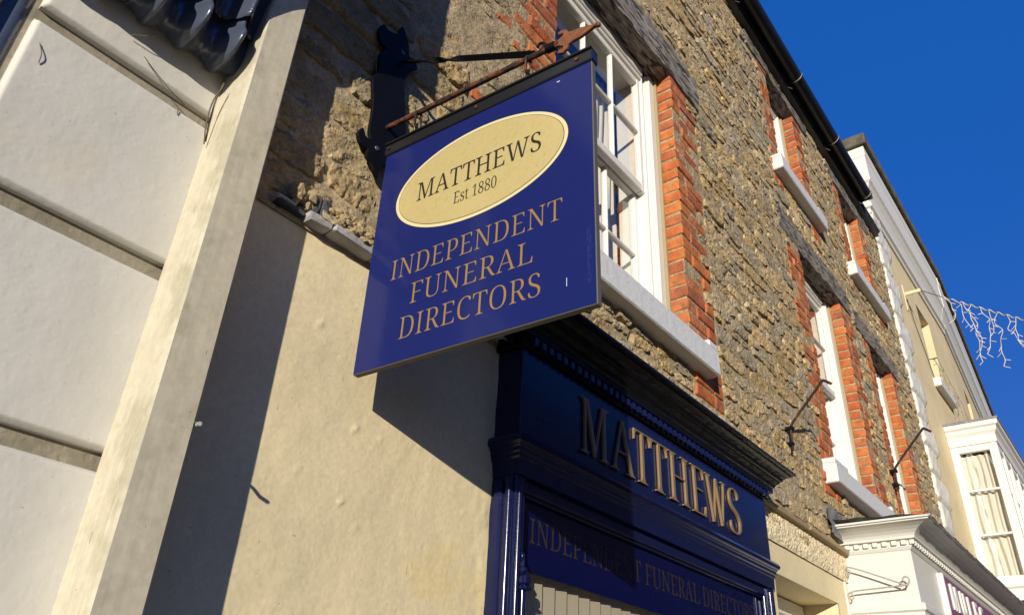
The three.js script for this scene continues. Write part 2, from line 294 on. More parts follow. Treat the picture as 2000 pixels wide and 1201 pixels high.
mesh('mortar', sheet(HX0, HX1, 2.74, HTOP, 0.022, mortarZ, (x, y) => inOpen(x, y, 0.02)), M.mortar, house);
{
  const pal = [[0.56, 0.405, 0.19], [0.60, 0.40, 0.155], [0.47, 0.37, 0.22], [0.54, 0.395, 0.20], [0.38, 0.30, 0.185], [0.66, 0.51, 0.28], [0.57, 0.385, 0.16], [0.50, 0.39, 0.23], [0.62, 0.45, 0.22], [0.42, 0.365, 0.275], [0.36, 0.315, 0.24]];
  const list = [];
  const blocked = (ya, yb) => {
    const b = [];
    for (const o of OPEN) if (yb > o.y0 && ya < o.y1) b.push([o.x0 - 0.01, o.x1 + 0.01]);
    for (const j of jambs) {
      let ext = 0;
      for (let k = 0; k < j.rows.length; k++) { const y = j.y0 + k * PITCH; if (yb > y + 0.012 && ya < y + PITCH - 0.012) ext = Math.max(ext, j.rows[k]); }
      if (ext) b.push(j.side > 0 ? [j.x - 0.01, j.x + ext - 0.01] : [j.x - ext + 0.01, j.x + 0.01]);
    }
    for (const l of LINT) if (yb > l.y0 + 0.03 && ya < l.y1 - 0.03) b.push([l.x0, l.x1]);
    return b.sort((p, q) => p[0] - q[0]);
  };
  const fill = (X0, X1, Y0, hmin, hmax, wk) => {
    for (let y = Y0; y < HTOP - 0.02;) {
      const h = rr(hmin, hmax), ya = y, yb = y + h, bl = blocked(ya, yb), spans = []; let cur = X0;
      for (const [a, b] of bl) { if (a > cur) spans.push([cur, Math.min(a, X1)]); cur = Math.max(cur, b); if (cur >= X1) break; }
      if (cur < X1) spans.push([cur, X1]);
      for (const [a, b] of spans) {
        let x = a + rr(0, 0.012);
        while (x < b - 0.03) {
          let w = h * rr(wk[0], wk[1]); if (x + w > b - 0.05) w = b - x - 0.004;
          if (w < 0.025) break;
          if (h > 0.075 && R() < 0.16 && w < 0.2) { list.push([x, x + w, ya, ya + h * 0.52], [x, x + w, ya + h * 0.54, yb]); }
          else if (R() > 0.035) list.push([x, x + w, ya + rr(-0.008, 0.008), yb + rr(-0.01, 0.012)]);
          x += w + rr(0.002, 0.014);
        }
      }
      y = yb + (X1 < 2 ? rr(0.008, 0.028) : rr(0.001, 0.010));
    }
  };
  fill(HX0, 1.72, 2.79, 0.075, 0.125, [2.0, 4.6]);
  fill(1.74, HX1, 2.70, 0.042, 0.112, [1.4, 4.2]);
  const geo = ([x0, x1, y0, y1], nu, nv, near) => {  // one rough faced stone
    const w = x1 - x0, h = y1 - y0, cx = (x0 + x1) / 2, cy = (y0 + y1) / 2, pr = near ? rr(0.010, 0.02) : R() < 0.2 ? rr(0.01, 0.02) : rr(0.003, 0.012), ta = rr(-0.005, 0.005), tb = rr(-0.004, 0.004), sd = R() * 100, c = near ? pal[Math.floor(R() * 9)] : pick(pal), l = rr(0.86, 1.12) * (1 + 0.12 * n2(cx * 0.9, cy * 0.9)), skew = rr(-0.12, 0.12);
    const pos = [], uv = [], col = [], idx = [], wv = near ? 0 : 0.022 * n2(cx * 1.3, cy * 0.9);
    const ring = (i, n) => (i === 0 ? -1 : i === n ? 1 : i === 1 ? -0.95 : i === n - 1 ? 0.95 : ((i - 1 + rr(-0.28, 0.28)) / (n - 2)) * 1.9 - 0.95);
    for (let j = 0; j <= nv; j++) for (let i = 0; i <= nu; i++) {
      const s = ring(i, nu), t = ring(j, nv), e = Math.max(Math.abs(s), Math.abs(t)), corner = 1 - (near ? 0.12 : 0.3) * Math.pow(Math.abs(s * t), 1.5);
      let x = cx + w / 2 * s * corner + skew * t * h * 0.5 * (1 - e * e * 0.5), y = cy + h / 2 * t * corner + wv;
      x += 0.010 * e * n3(x * 16, y * 16, sd); y += 0.010 * e * n3(x * 16, y * 16, sd + 9);
      const q = near ? 1.9 : 1, f = near ? fbm3(x * 25, y * 32, sd, 4) : fbm3(x * 11, y * 34, sd * 0.2, 4), rg = Math.abs(n3(x * 34 * q, y * 44 * q, sd + 3));
      const z = e > 0.999 ? -0.014 : pr * (1 - Math.pow(e, 9) * 0.3) + ta * s + tb * t + (near ? 0.008 : 0.0075) * f - (near ? 0.006 : 0.004) * rg;
      pos.push(x, y, z); uv.push(x + sd, y + sd * 0.7);
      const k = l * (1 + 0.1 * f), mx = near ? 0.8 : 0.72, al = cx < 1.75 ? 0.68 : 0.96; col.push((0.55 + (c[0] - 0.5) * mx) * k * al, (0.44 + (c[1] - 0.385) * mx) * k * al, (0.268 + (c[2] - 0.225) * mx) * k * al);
    }
    for (let j = 0; j < nv; j++) for (let i = 0; i < nu; i++) { const a = j * (nu + 1) + i; idx.push(a, a + 1, a + nu + 2, a, a + nu + 2, a + nu + 1); }
    const g = new THREE.BufferGeometry();
    g.setAttribute('position', new THREE.Float32BufferAttribute(pos, 3)); g.setAttribute('uv', new THREE.Float32BufferAttribute(uv, 2)); g.setAttribute('color', new THREE.Float32BufferAttribute(col, 3));
    g.setIndex(idx); if (near) { g.computeVertexNormals(); return g; } const q2 = g.toNonIndexed(); q2.computeVertexNormals(); return q2;
  };
  const size = (r) => (r[1] - r[0]) * (r[3] - r[2]) / (Math.hypot((r[0] + r[1]) / 2, (r[2] + r[3]) / 2 - 1.6, 1.45) ** 2 * Math.hypot((r[0] + r[1]) / 2, 1.45));
  const seen = (r) => { const p = V((r[0] + r[1]) / 2, (r[2] + r[3]) / 2, 0).project(camera); return Math.abs(p.x) < 1.03 && Math.abs(p.y) < 1.03 && !(r[2] < 2.88 && r[0] > 1.6 && r[1] < 3.7); };
  camera.updateMatrixWorld(); camera.updateProjectionMatrix();
  const order = list.map((r) => [r, seen(r) ? size(r) : 0]).sort((a, b) => b[1] - a[1]);
  const rest = [];
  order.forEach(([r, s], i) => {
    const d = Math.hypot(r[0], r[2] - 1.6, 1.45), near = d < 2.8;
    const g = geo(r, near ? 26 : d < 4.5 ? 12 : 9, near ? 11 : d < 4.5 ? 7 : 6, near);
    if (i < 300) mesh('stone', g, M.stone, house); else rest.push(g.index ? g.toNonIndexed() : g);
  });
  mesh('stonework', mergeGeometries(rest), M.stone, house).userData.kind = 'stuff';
}
// ------------------------------------------------------------------ windows of the stone house
function folds(x0, x1, y0, y1, z, amp, n, seed) {
  return sheet(x0, x1, y0, y1, 0.018, (x, y) => z + amp * Math.sin((x - x0) / (x1 - x0) * n * 6.283 + 1.2 * n2(x * 3 + seed, y * 0.6)) + amp * 0.6 * n2(x * 9 + seed, y * 0.8));
}
function sash(o, opt) {
  const w = grp('window', house, opt.label), f = 0.11, zf = -0.1;       // frame face
  const X0 = o.x0 + 0.02, X1 = o.x1 - 0.02, Y0 = o.y0, Y1 = o.y1 - 0.01;
  mesh('putty', [cbox(o.x0 + 0.001, X0, Y0, Y1, -0.14, -0.084, 0.003)], M.putty, w); mesh('putty', [cbox(X1, o.x1 - 0.001, Y0, Y1, -0.14, -0.084, 0.003)], M.putty, w);
  const fr = opt.fr ?? 0.12, st = 0.043;
  const parts = [];
  for (const s of [0, 1]) {
    const m = (a, b) => (s ? [X1 - b, X1 - a] : [X0 + a, X0 + b]);
    parts.push(cbox(...m(0, 0.055), Y0, Y1, -0.3, zf, 0.004), cbox(...m(0.055, 0.07), Y0, Y1, -0.3, zf - 0.012, 0.006), cbox(...m(0.07, fr - 0.014), Y0, Y1, -0.3, zf - 0.03, 0.003), cbox(...m(fr - 0.014, fr), Y0, Y1, -0.3, zf - 0.016, 0.005));
  }
  parts.push(cbox(X0 + fr, X1 - fr, Y1 - 0.06, Y1, -0.3, zf - 0.004, 0.005), cbox(X0 + fr, X1 - fr, Y1 - 0.085, Y1 - 0.06, -0.3, zf - 0.016, 0.004));
  mesh('frame', parts, M.white, w);
  const sx0 = X0 + fr - 0.012, sx1 = X1 - fr + 0.012, top = Y1 - 0.085, mid = Y0 + (Y1 - Y0) * 0.5, n = opt.cols ?? 3;
  const leaf = (ya, yb, zc, railTop, railBot) => {
    const s = [];
    s.push(cbox(sx0, sx0 + st, ya, yb, zc - 0.02, zc + 0.02, 0.004), cbox(sx1 - st, sx1, ya, yb, zc - 0.02, zc + 0.02, 0.004), cbox(sx0 + st, sx1 - st, yb - railTop, yb, zc - 0.02, zc + 0.019, 0.004), cbox(sx0 + st, sx1 - st, ya, ya + railBot, zc - 0.02, zc + 0.021, 0.004));
    mesh('sash', s, M.white, w);
    const gx0 = sx0 + st, gx1 = sx1 - st, gy0 = ya + railBot, gy1 = yb - railTop;
    for (let k = 1; k < n; k++) { const x = gx0 + (gx1 - gx0) * k / n; mesh('glazing_bar', [cbox(x - 0.009, x + 0.009, gy0, gy1, zc - 0.018, zc + 0.017, 0.006)], M.white, w); }
    const hy = (gy0 + gy1) / 2;
    for (let k = 0; k < n; k++) {
      const xa = gx0 + (gx1 - gx0) * k / n + (k ? 0.009 : 0), xb = gx0 + (gx1 - gx0) * (k + 1) / n - (k < n - 1 ? 0.009 : 0);
      mesh('glazing_bar', [cbox(xa, xb, hy - 0.009, hy + 0.009, zc - 0.018, zc + 0.015, 0.006)], M.white, w);
      for (const [a, b] of [[gy0, hy - 0.009], [hy + 0.009, gy1]]) {
        const g = new THREE.PlaneGeometry(xb - xa, b - a).rotateX(rr(-0.012, 0.012)).rotateY(rr(-0.02, 0.02)).translate((xa + xb) / 2, (a + b) / 2, zc);
        mesh('pane', g, M.glass, w);
      }
    }
  };
  leaf(mid - 0.02, top, zf - 0.05, 0.045, 0.05);
  leaf(Y0 + 0.03, mid + 0.025, zf - 0.1, 0.045, 0.08);
  for (const x of [sx0 + 0.004, sx1 - st + 0.004]) parts.length = 0;
  mesh('curtain', [folds(X0 + 0.02, X0 + (opt.cw ?? 0.42) * 0.6, Y0 + 0.03, Y1 - 0.02, -0.40, 0.025, 6, 1), folds(X1 - (opt.cw ?? 0.42) * 0.6, X1 - 0.02, Y0 + 0.03, Y1 - 0.02, -0.37, 0.025, 4, 7)], M.curtain, w, 'pale hanging curtains');
  if (opt.net) mesh('curtain', [folds(X0 + 0.02, X1 - 0.02, Y0 + 0.02, Y0 + 1.25, -0.47, 0.018, 16, 4)], opt.net, w, 'gathered net curtain');
  const s = opt.sill;
  mesh('sill', [cbox(s[0], s[1], s[2], s[3], -0.14, 0.084, 0.007, 0.001), cbox(s[0], o.x0 - 0.004, s[3] - 0.003, s[3] + 0.035, -0.06, 0.08, 0.007), cbox(o.x1 + 0.05, s[1], s[3] - 0.003, s[3] + 0.035, -0.06, 0.08, 0.007)], M.whiteSill, w, 'thick painted window sill');
}
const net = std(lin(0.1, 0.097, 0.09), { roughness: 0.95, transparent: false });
sash(OPEN[0], { label: 'large sash window beside the hanging sign', sill: [1.83, 3.285, 3.25, 3.388], net });
sash(OPEN[1], { label: 'sash window above the white shopfront', sill: [4.99, 6.33, 3.2, 3.332], cols: 2, net });
sash(OPEN[2], { label: 'sash window nearest the white quoins', sill: [6.86, 7.95, 3.23, 3.362], cols: 2, fr: 0.1, cw: 0.2 });
sash(OPEN[3], { label: 'small upper window under the gutter', sill: [4.94, 6.0, 5.755, 5.872], cols: 2, fr: 0.08, cw: 0.2 });
sash(OPEN[4], { label: 'small upper window nearest the cream building', sill: [6.8, 7.95, 5.745, 5.862], cols: 2, fr: 0.08, cw: 0.2 });

// ------------------------------------------------------------------ rendered ground floor of the stone house
const creamZ = (x, y) => 0.0015 + 0.0018 * fbm2(x * 3, y * 2.2, 3) + 0.0004 * fbm2(x * 16, y * 11, 2);
{
  const bumps = []; const rb = mulberry(40); for (let i = 0; i < 26; i++) bumps.push([0.9 + rb() * 0.75, 1.7 + rb() * 1.0, 0.004 + rb() * 0.006, 0.001 + rb() * 0.003]);
  bumps.push([1.005, 2.51, 0.012, 0.005], [1.165, 2.285, 0.011, 0.006], [1.155, 2.1, 0.011, 0.005]);
  const z = (x, y) => { let v = creamZ(x, y); for (const [a, b, r, h] of bumps) { const q = ((x - a) ** 2 + (y - b) ** 2) / (r * r); if (q < 1) v += h * (1 - q) ** 2; } return v + 0.004 * sm(1.6, 1.68, x) * fbm2(x * 9, y * 6, 3); };
  mesh('rendered_wall', [sheet(0.66, 1.74, 1.2, 2.757, 0.009, z), box(0.66, 1.74, 0.02, 1.2, -0.03, 0.0015)], M.cream, house, 'cream painted render beside the grey post');
  // between the two shopfronts, with a recessed window
  mesh('rendered_wall', [sheet(3.6, 5.12, 2.452, 2.66, 0.02, creamZ), sheet(3.6, 3.9, 0.5, 2.452, 0.03, creamZ), sheet(4.852, 5.12, 0.5, 2.452, 0.03, creamZ),
    box(3.9, 4.852, 2.452, 2.6, -0.24, -0.002), box(3.87, 3.9, 0.5, 2.6, -0.24, -0.002), box(4.852, 4.9, 0.5, 2.6, -0.24, -0.002)], M.cream, house, 'cream render between the navy and white shopfronts');
  mesh('roughcast', sheet(3.62, 5.1, 2.615 - 0.01, 2.772, 0.007, (x, y) => 0.004 + 0.010 * sm(2.605, 2.64, y + 0.012 * n2(x * 6, 2)) * (0.7 + 0.4 * n2(x * 40, y * 40) + 0.35 * n2(x * 85, y * 85)) + 0.006), M.creamRough, house, 'rough cream roughcast band');
  mesh('ledge', [cbox(3.64, 4.4, 2.768, 2.79, -0.02, 0.05, 0.006, 0.003), cbox(4.404, 5.07, 2.765, 2.79, -0.02, 0.055, 0.006, 0.003)], M.putty, house, 'brown stone drip ledge');
  const w = grp('window', house, 'recessed window between the two shopfronts');
  mesh('frame', [cbox(3.91, 4.845, 2.36, 2.445, -0.3, -0.2, 0.006), cbox(3.91, 3.98, 0.9, 2.36, -0.3, -0.2, 0.006), cbox(4.775, 4.845, 0.9, 2.36, -0.3, -0.2, 0.006), cbox(3.98, 4.775, 2.33, 2.36, -0.3, -0.22, 0.004)], M.white, w);
  mesh('pane', new THREE.PlaneGeometry(0.79, 1.42).translate(4.378, 1.615, -0.26), M.glass, w);
  mesh('blind', new THREE.PlaneGeometry(0.9, 1.5).translate(4.378, 1.615, -0.33), M.curtain, w);
  // lead drip above the cream wall
  const lead = []; let x = 0.885;
  for (const L of [0.075, 0.15, 0.16, 0.14, 0.15, 0.14]) { lead.push(cbox(x, x + L - 0.003, 2.752 + rr(-0.003, 0.003), 2.776 + rr(-0.003, 0.003), -0.03, 0.05 + rr(-0.004, 0.003), 0.004, 0.003)); x += L; }
  for (const g of lead) mesh('drip_strip', g, M.leadPale, house);
  mesh('drip_strip', cbox(0.79, 0.85, 2.766, 2.778, -0.03, 0.03, 0.004, 0.004), M.leadPale, house);
  mesh('drip_strip', cbox(0.80, 0.88, 2.758, 2.766, -0.03, 0.03, 0.003, 0.003), M.slate, house, 'broken dark slip of slate');
  const rub = [], rt = mulberry(77);
  for (let i = 0; i < 260; i++) { const a = 0.95 + rt() * 0.75, t = rt(), s = 0.004 + rt() * 0.011, g = new THREE.IcosahedronGeometry(s, 0).rotateX(rt() * 6).rotateY(rt() * 6).scale(1, 0.8, 1).translate(a, 2.775 + 0.085 * t, 0.045 * (1 - t) + 0.004); rub.push(g); }
  for (let i = 0; i < 22; i++) { const a = 0.84 + rt() * 0.12, g = new THREE.IcosahedronGeometry(0.008 + rt() * 0.014, 0).rotateX(rt() * 6).scale(1, 1.3, 1).translate(a, 2.775 + rt() * 0.05, 0.03 * rt()); rub.push(g); }
  const m = mesh('rubble', rub, std(lin(0.42, 0.33, 0.19), { map: stoneMap, bumpMap: grit, bumpScale: 0.005, roughness: 0.95 }), house, 'loose pebbly mortar above the lead strip'); m.userData.kind = 'stuff';
  mesh('mortar_fillet', sheet(0.92, 1.74, 2.768, 2.87, 0.01, (a, y) => 0.042 * (1 - sm(2.768, 2.86, y)) + 0.004 + 0.006 * n2(a * 40, y * 40)), M.mortar, house);
  mesh('slate_chip', [cbox(0.90, 0.918, 2.785, 2.84, 0.0, 0.03, 0.003, 0.004), cbox(0.921, 0.945, 2.782, 2.835, 0.0, 0.035, 0.003, 0.004)], M.slate, house);
}
// ------------------------------------------------------------------ eaves, gutter, roof
{
  mesh('eaves_board', [box(HX0 + 0.05, 8.5, 7.19, 7.34, -0.06, 0.035), box(HX0 + 0.05, 8.5, 7.18, 7.192, -0.3, 0.06)], M.black, house);
  const gt = new THREE.CylinderGeometry(0.068, 0.068, 7.2, 20, 1, true, Math.PI, Math.PI).rotateZ(Math.PI / 2).translate(4.25, 7.31, 0.128);
  // half round: keep it a closed pipe-like channel
  const ch = [], N = 18; const prof = []; for (let i = 0; i <= N; i++) { const a = Math.PI + Math.PI * i / N; prof.push(new THREE.Vector2(Math.cos(a) * 0.07, Math.sin(a) * 0.07)); }
  for (let i = N; i >= 0; i--) { const a = Math.PI + Math.PI * i / N; prof.push(new THREE.Vector2(Math.cos(a) * 0.064, Math.sin(a) * 0.064)); }
  const ex = new THREE.ExtrudeGeometry(new THREE.Shape(prof), { depth: 7.15, bevelEnabled: false }).rotateY(Math.PI / 2).translate(0.7, 7.345, 0.125);
  const cap = new THREE.CylinderGeometry(0.071, 0.071, 0.012, 20, 1, false, Math.PI / 2, Math.PI).rotateX(Math.PI / 2).rotateY(Math.PI / 2);
  const gut = mesh('gutter', [ex, cbox(7.845, 7.86, 7.27, 7.35, 0.055, 0.195, 0.004)], M.black, house, 'black half round gutter');
  for (const x of [4.45, 5.65, 6.7, 7.8]) {
    const c = []; for (let i = 0; i <= 10; i++) { const a = Math.PI * 1.02 + Math.PI * 0.96 * i / 10; c.push(V(x, 7.345 + Math.sin(a) * 0.076, 0.125 + Math.cos(a) * 0.076)); }
    mesh('gutter_bracket', [tube(c, 0.006, 20, 6), rod(V(x - 0.05, 7.26, 0.05), V(x + 0.05, 7.25, 0.06), 0.005, 6), rod(V(x, 7.27, 0.03), V(x, 7.2, 0.09), 0.005, 6)], M.steel, gut);
  }
  const rf = new THREE.BoxGeometry(8.0, 0.06, 4.3).rotateX(0.72).translate(4.62, 8.72, -1.57);
  mesh('roof', [rf, new THREE.BoxGeometry(8.0, 0.06, 4.3).rotateX(-0.72).translate(4.62, 8.72, -4.78)], M.slate, house);
}

// ------------------------------------------------------------------ grey rendered house on the left
{
  const h = thing('rendered_house', 'grey painted house with grooved plaster blocks left of the square post', 'house');
  mesh('wall', [box(-6, 0.66, 0.02, 3.25, -0.35, -0.036), box(-6, 0.66, 3.25, 7, -6, -0.06)], M.groove, h);
  const ys = [[1.2, 1.63], [1.668, 2.018], [2.056, 2.434], [2.475, 2.858], [2.896, 3.3]];
  for (const [a, b] of ys) {
    const g = sheet(0.2, 0.625, a, b, 0.006, (x, y) => { const e = Math.min(x - 0.2, y - a, b - y); return -0.012 - 0.010 * (1 - sm(0, 0.007, e)) + 0.0011 * fbm2(x * 4 + 9, y * 3, 2) + 0.0003 * fbm2(x * 30, y * 18, 2); });
    mesh('plaster_block', [g, box(0.2, 0.625, a, b, -0.06, -0.0225)], M.grey, h);
  }
  // square post
  mesh('corner_post', [cbox(0.6, 0.694, 0, 3.9, -0.02, 0.118, 0.005)], M.post, h, 'square pale post with weathered streaks');
  // blue frame at the far left
  mesh('door_frame', [cbox(0.09, 0.165, 0.02, 3.3, -0.2, -0.03, 0.006), rod(V(0.17, 0.02, -0.05), V(0.17, 3.3, -0.05), 0.022, 12), rod(V(0.125, 0.02, -0.03), V(0.125, 3.3, -0.03), 0.018, 12), cbox(-0.6, 0.09, 0.02, 3.3, -0.2, -0.12, 0.006)], M.tileBlue, h, 'dark blue painted frame');
  // jettied upper storey and the glazed tile cove under it
  mesh('jetty', [box(-6, 0.68, 3.62, 7, -0.05, 0.326), box(-6, 0.68, 3.3, 3.62, -0.05, 0.0)], M.grey, h);
  const cove = (t) => [3.035 + 0.6 * t, 0.055 + 0.03 * t + 0.235 * t * t];      // y, z
  const sc = sheet(-1.0, 0.665, 0, 1, 0.0125, () => 0); const p = sc.attributes.position;
  for (let i = 0; i < p.count; i++) { const x = p.getX(i), [y, z] = cove(p.getY(i)); p.setXYZ(i, x, y + 0.004 + 0.008 * Math.cos((x - 0.54) / 0.09 * 6.283), z - 0.012 + 0.016 * Math.cos((x - 0.545) / 0.09 * 6.283)); }
  sc.computeVertexNormals(); mesh('tile_bed', sc, M.tileBlue, h);
  const tile = (xc, t0, t1, lift, H, round) => {
    const nu = 22, nv = 26, pos = [], uv = [], idx = [], w = 0.047, wob = rr(0, 9);
    for (let a = -1; a <= nv; a++) for (let b = 0; b <= nu; b++) {
      const v = Math.max(0, a / nv), u = b / nu * 2 - 1, us = u + 0.16 * Math.sin(u * 3.14), sh = Math.pow(Math.max(0, 0.5 + 0.5 * Math.cos(us * 3.14)), 1.15), t = t0 + (t1 - t0) * v, [y, z] = cove(t);
      const r = round ? (v < 0.3 ? Math.sqrt(Math.max(0, 1 - Math.pow(1 - v / 0.3, 2))) : 1 - 0.22 * sm(0.3, 0.55, v)) : 1, under = a < 0 ? 1 : 0;
      pos.push(xc + u * w + 0.002 * n2(v * 4, wob), y - 0.022 * sh * (round ? Math.pow(1 - v, 3) : 0) + 0.003 * n2(u * 3 + wob, 2) * (1 - v) + under * 0.012, z + lift - (round ? 0.026 * (1 - r) : 0) + H * sh * r - under * (round ? 0.03 : 0.012)); uv.push(u * w, t * 0.6);
    }
    for (let a = 0; a <= nv; a++) for (let b = 0; b < nu; b++) { const p0 = a * (nu + 1) + b; idx.push(p0, p0 + 1, p0 + nu + 2, p0, p0 + nu + 2, p0 + nu + 1); }
    const g = new THREE.BufferGeometry(); g.setAttribute('position', new THREE.Float32BufferAttribute(pos, 3)); g.setAttribute('uv', new THREE.Float32BufferAttribute(uv, 2)); g.setIndex(idx); g.computeVertexNormals(); return g;
  };
  for (let k = 0; k < 15; k++) {
    const x = 0.553 - 0.09 * k + rr(-0.003, 0.003), d = rr(-0.012, 0.012);
    mesh('roll_tile', tile(x, -0.045 + d, 0.22, 0.0, 0.076, true), M.tileBlue, h);
    mesh('roll_tile', tile(x, 0.105 + d, 0.98, 0.012, 0.062, false), M.tileBlue, h);
  }
  const twig = [];
  const tw = (pts, r) => twig.push(tube(pts.map((q) => V(...q)), r, 14, 5));
  tw([[0.575, 2.95, 0.05], [0.577, 2.91, 0.03], [0.583, 2.86, 0.02], [0.592, 2.80, 0.01]], 0.0022); tw([[0.575, 2.94, 0.05], [0.57, 2.90, 0.035], [0.577, 2.84, 0.02], [0.59, 2.79, 0.012]], 0.0018);
  tw([[0.41, 2.925, -0.004], [0.44, 2.905, -0.002], [0.49, 2.885, -0.006], [0.53, 2.878, -0.012]], 0.0011); tw([[0.365, 2.955, -0.004], [0.39, 2.965, 0.01], [0.41, 2.985, 0.02]], 0.0012); tw([[0.50, 2.868, -0.012], [0.515, 2.858, -0.008], [0.52, 2.84, -0.01]], 0.0011); tw([[0.225, 2.80, -0.01], [0.235, 2.775, -0.006], [0.238, 2.755, -0.01]], 0.0011);
  mesh('dead_stem', twig, std(lin(0.12, 0.09, 0.06)), h);
  mesh('cable_stub', [tube([V(0.69, 2.112, 0.09), V(0.693, 2.118, 0.115), V(0.690, 2.108, 0.132)], 0.0035, 10, 6)], M.wire, h);
  mesh('cable_stub', [rod(V(0.690, 2.108, 0.132), V(0.687, 2.107, 0.145), 0.0045, 7)], M.leadPale, h);
}
// ------------------------------------------------------------------ navy shopfront
const loader = new FontLoader();
const serifBold = await loader.loadAsync('fonts/droid/droid_serif_bold.typeface.json');
const serif = await loader.loadAsync('fonts/droid/droid_serif_regular.typeface.json');
const sans = await loader.loadAsync('fonts/droid/droid_sans_bold.typeface.json');
{
  const s = thing('navy_shopfront', 'glossy navy blue shopfront with gilt lettering below the hanging sign', 'shopfront');
  const X0 = 1.7, X1 = 3.612, ZF = 0.1;
  const fascia = mesh('fascia', [cbox(X0, X1, 2.435, 2.722, -0.01, ZF, 0.003)], M.navy, s, 'glossy navy name board');
  const span = [['M', 2.018, 2.198], ['A', 2.206, 2.372], ['T', 2.362, 2.493], ['T', 2.485, 2.625], ['H', 2.63, 2.806], ['E', 2.818, 2.945], ['W', 2.95, 3.157], ['S', 3.17, 3.292]];
  for (const [ch, a, b] of span) {
    const g = new TextGeometry(ch, { font: serif, size: 0.2, depth: 0.004, curveSegments: 8, bevelEnabled: true, bevelThickness: 0.003, bevelSize: 0.002, bevelOffset: -0.0054, bevelSegments: 2 });
    g.computeBoundingBox(); const bb = g.boundingBox, sx = 0.95 * (b - a) / (bb.max.x - bb.min.x), sy = (ch === 'S' ? 0.205 : 0.196) / (bb.max.y - bb.min.y);
    g.translate(-bb.min.x, -bb.min.y, -bb.min.z).scale(sx, sy, 1).translate(a, ch === 'S' ? 2.472 : 2.476, ZF + 0.001);
    mesh('letter', clean(g), M.gilt, fascia);
  }
  // cornice
  const co = mesh('cornice', [wrapMould([[0, 2.722], [0.012, 2.722], [0.014, 2.728], [0.014, 2.756], [0.036, 2.758], [0.037, 2.782], [0.043, 2.786], [0.05, 2.8], [0.064, 2.812], [0.066, 2.818], [0.074, 2.82], [0.08, 2.832], [0.094, 2.842], [0.11, 2.847], [0.111, 2.853], [0.128, 2.855], [0.128, 2.866], [0.118, 2.87], [-0.1, 2.93]], X0, X1, -0.01, ZF)], M.navyOld, s, 'dirty dark moulded cornice');
  for (let x = X0 + 0.02; x < X1; x += 0.0405) mesh('dentil', [cbox(x, x + 0.022, 2.73, 2.757, ZF + 0.005, ZF + 0.032, 0.002)], M.navy, co);
  for (const [xa, xb] of [[X0 - 0.034, X0 - 0.008]]) for (let z = 0.02; z < 0.1; z += 0.04) mesh('dentil', [cbox(xa, xb, 2.73, 2.757, z, z + 0.022, 0.002)], M.navyOld, co);
  const dirt = sheet(X0 - 0.1, X1 + 0.1, 0, 1, 0.02, () => 0); { const p = dirt.attributes.position; for (let i = 0; i < p.count; i++) { const x = p.getX(i), t = p.getY(i); p.setXYZ(i, x, 2.866 + 0.08 * t + 0.008 * n2(x * 20, t * 3), 0.222 * (1 - t) + 0.006 * n2(x * 30, t * 6 + 3)); } dirt.computeVertexNormals(); }
  mesh('cornice_capping', dirt, std(lin(0.03, 0.028, 0.025), { bumpMap: grit, bumpScale: 0.01, roughness: 0.95 }), s);
  // architrave
  mesh('architrave', [wrapMould([[-0.002, 2.436], [0.012, 2.434], [0.024, 2.426], [0.03, 2.414], [0.026, 2.402], [0.018, 2.396], [0.018, 2.392], [0.013, 2.388], [0.013, 2.376], [0.008, 2.372], [0.008, 2.362], [0.003, 2.357], [0.002, 2.31], [-0.06, 2.31]], X0, X1, -0.01, ZF)], M.navy, s);
  // pilasters
  for (const [a, b, lab] of [[X0, X0 + 0.045, 'pilaster beside the cream wall'], [X1 - 0.07, X1, 'far pilaster']]) {
    const p = [cbox(a, b, 0.3, 2.312, -0.01, ZF - 0.004, 0.004), cbox(a - 0.014, a + 0.012, 0.3, 2.3, 0.02, 0.05, 0.006), rod(V(a - 0.006, 0.3, 0.075), V(a - 0.006, 2.3, 0.075), 0.012, 12), rod(V(a + 0.016, 0.3, ZF - 0.004), V(a + 0.016, 2.29, ZF - 0.004), 0.008, 12)];
    mesh('pilaster', p, M.navy, s, lab);
  }
  mesh('window_head', [cbox(1.74, 3.55, 2.272, 2.312, -0.03, 0.085, 0.004), rod(V(1.74, 2.272, 0.066), V(3.55, 2.272, 0.066), 0.010, 10)], M.navy, s);
  // transom band with printed lettering
  const cv = document.createElement('canvas'); cv.width = 2048; cv.height = 248; const c = cv.getContext('2d');
  c.fillStyle = '#080e3a'; c.fillRect(0, 0, 2048, 248);
  c.fillStyle = '#3a2f1c'; c.textBaseline = 'alphabetic'; c.font = '108px serif';
  { const words = 'INDEPENDENT FUNERAL DIRECTORS', w = c.measureText(words).width; c.save(); c.translate(62, 150); c.scale(1930 / w, 1.12); c.fillText(words, 0, 0); c.strokeStyle = '#080e3a'; c.lineWidth = 1.6; c.strokeText(words, 0, 0); c.restore(); }
  const bt = new THREE.CanvasTexture(cv); bt.colorSpace = THREE.SRGBColorSpace; bt.anisotropy = 8;
  mesh('lettered_panel', new THREE.BoxGeometry(1.735, 0.21, 0.006).translate(2.632, 2.165, 0.055), phys(lin(1, 1, 1), { map: bt, roughness: 0.12, specularIntensity: 0.7 }), s, 'blue panel lettered in dull gold');
  mesh('pane', new THREE.PlaneGeometry(1.735, 1.55).translate(2.632, 1.284, 0.053), M.glass, s);
  for (let x = 1.745; x < 3.42; x += 0.064) { const g = new THREE.BoxGeometry(0.061, 1.6, 0.002).rotateY(-0.16).translate(x + 0.03, 1.27, 0.02); mesh('blind_slat', g, M.blind, s); }
  mesh('blind_rail', [box(1.77, 3.5, 2.072, 2.09, 0.0, 0.04)], M.blind, s);
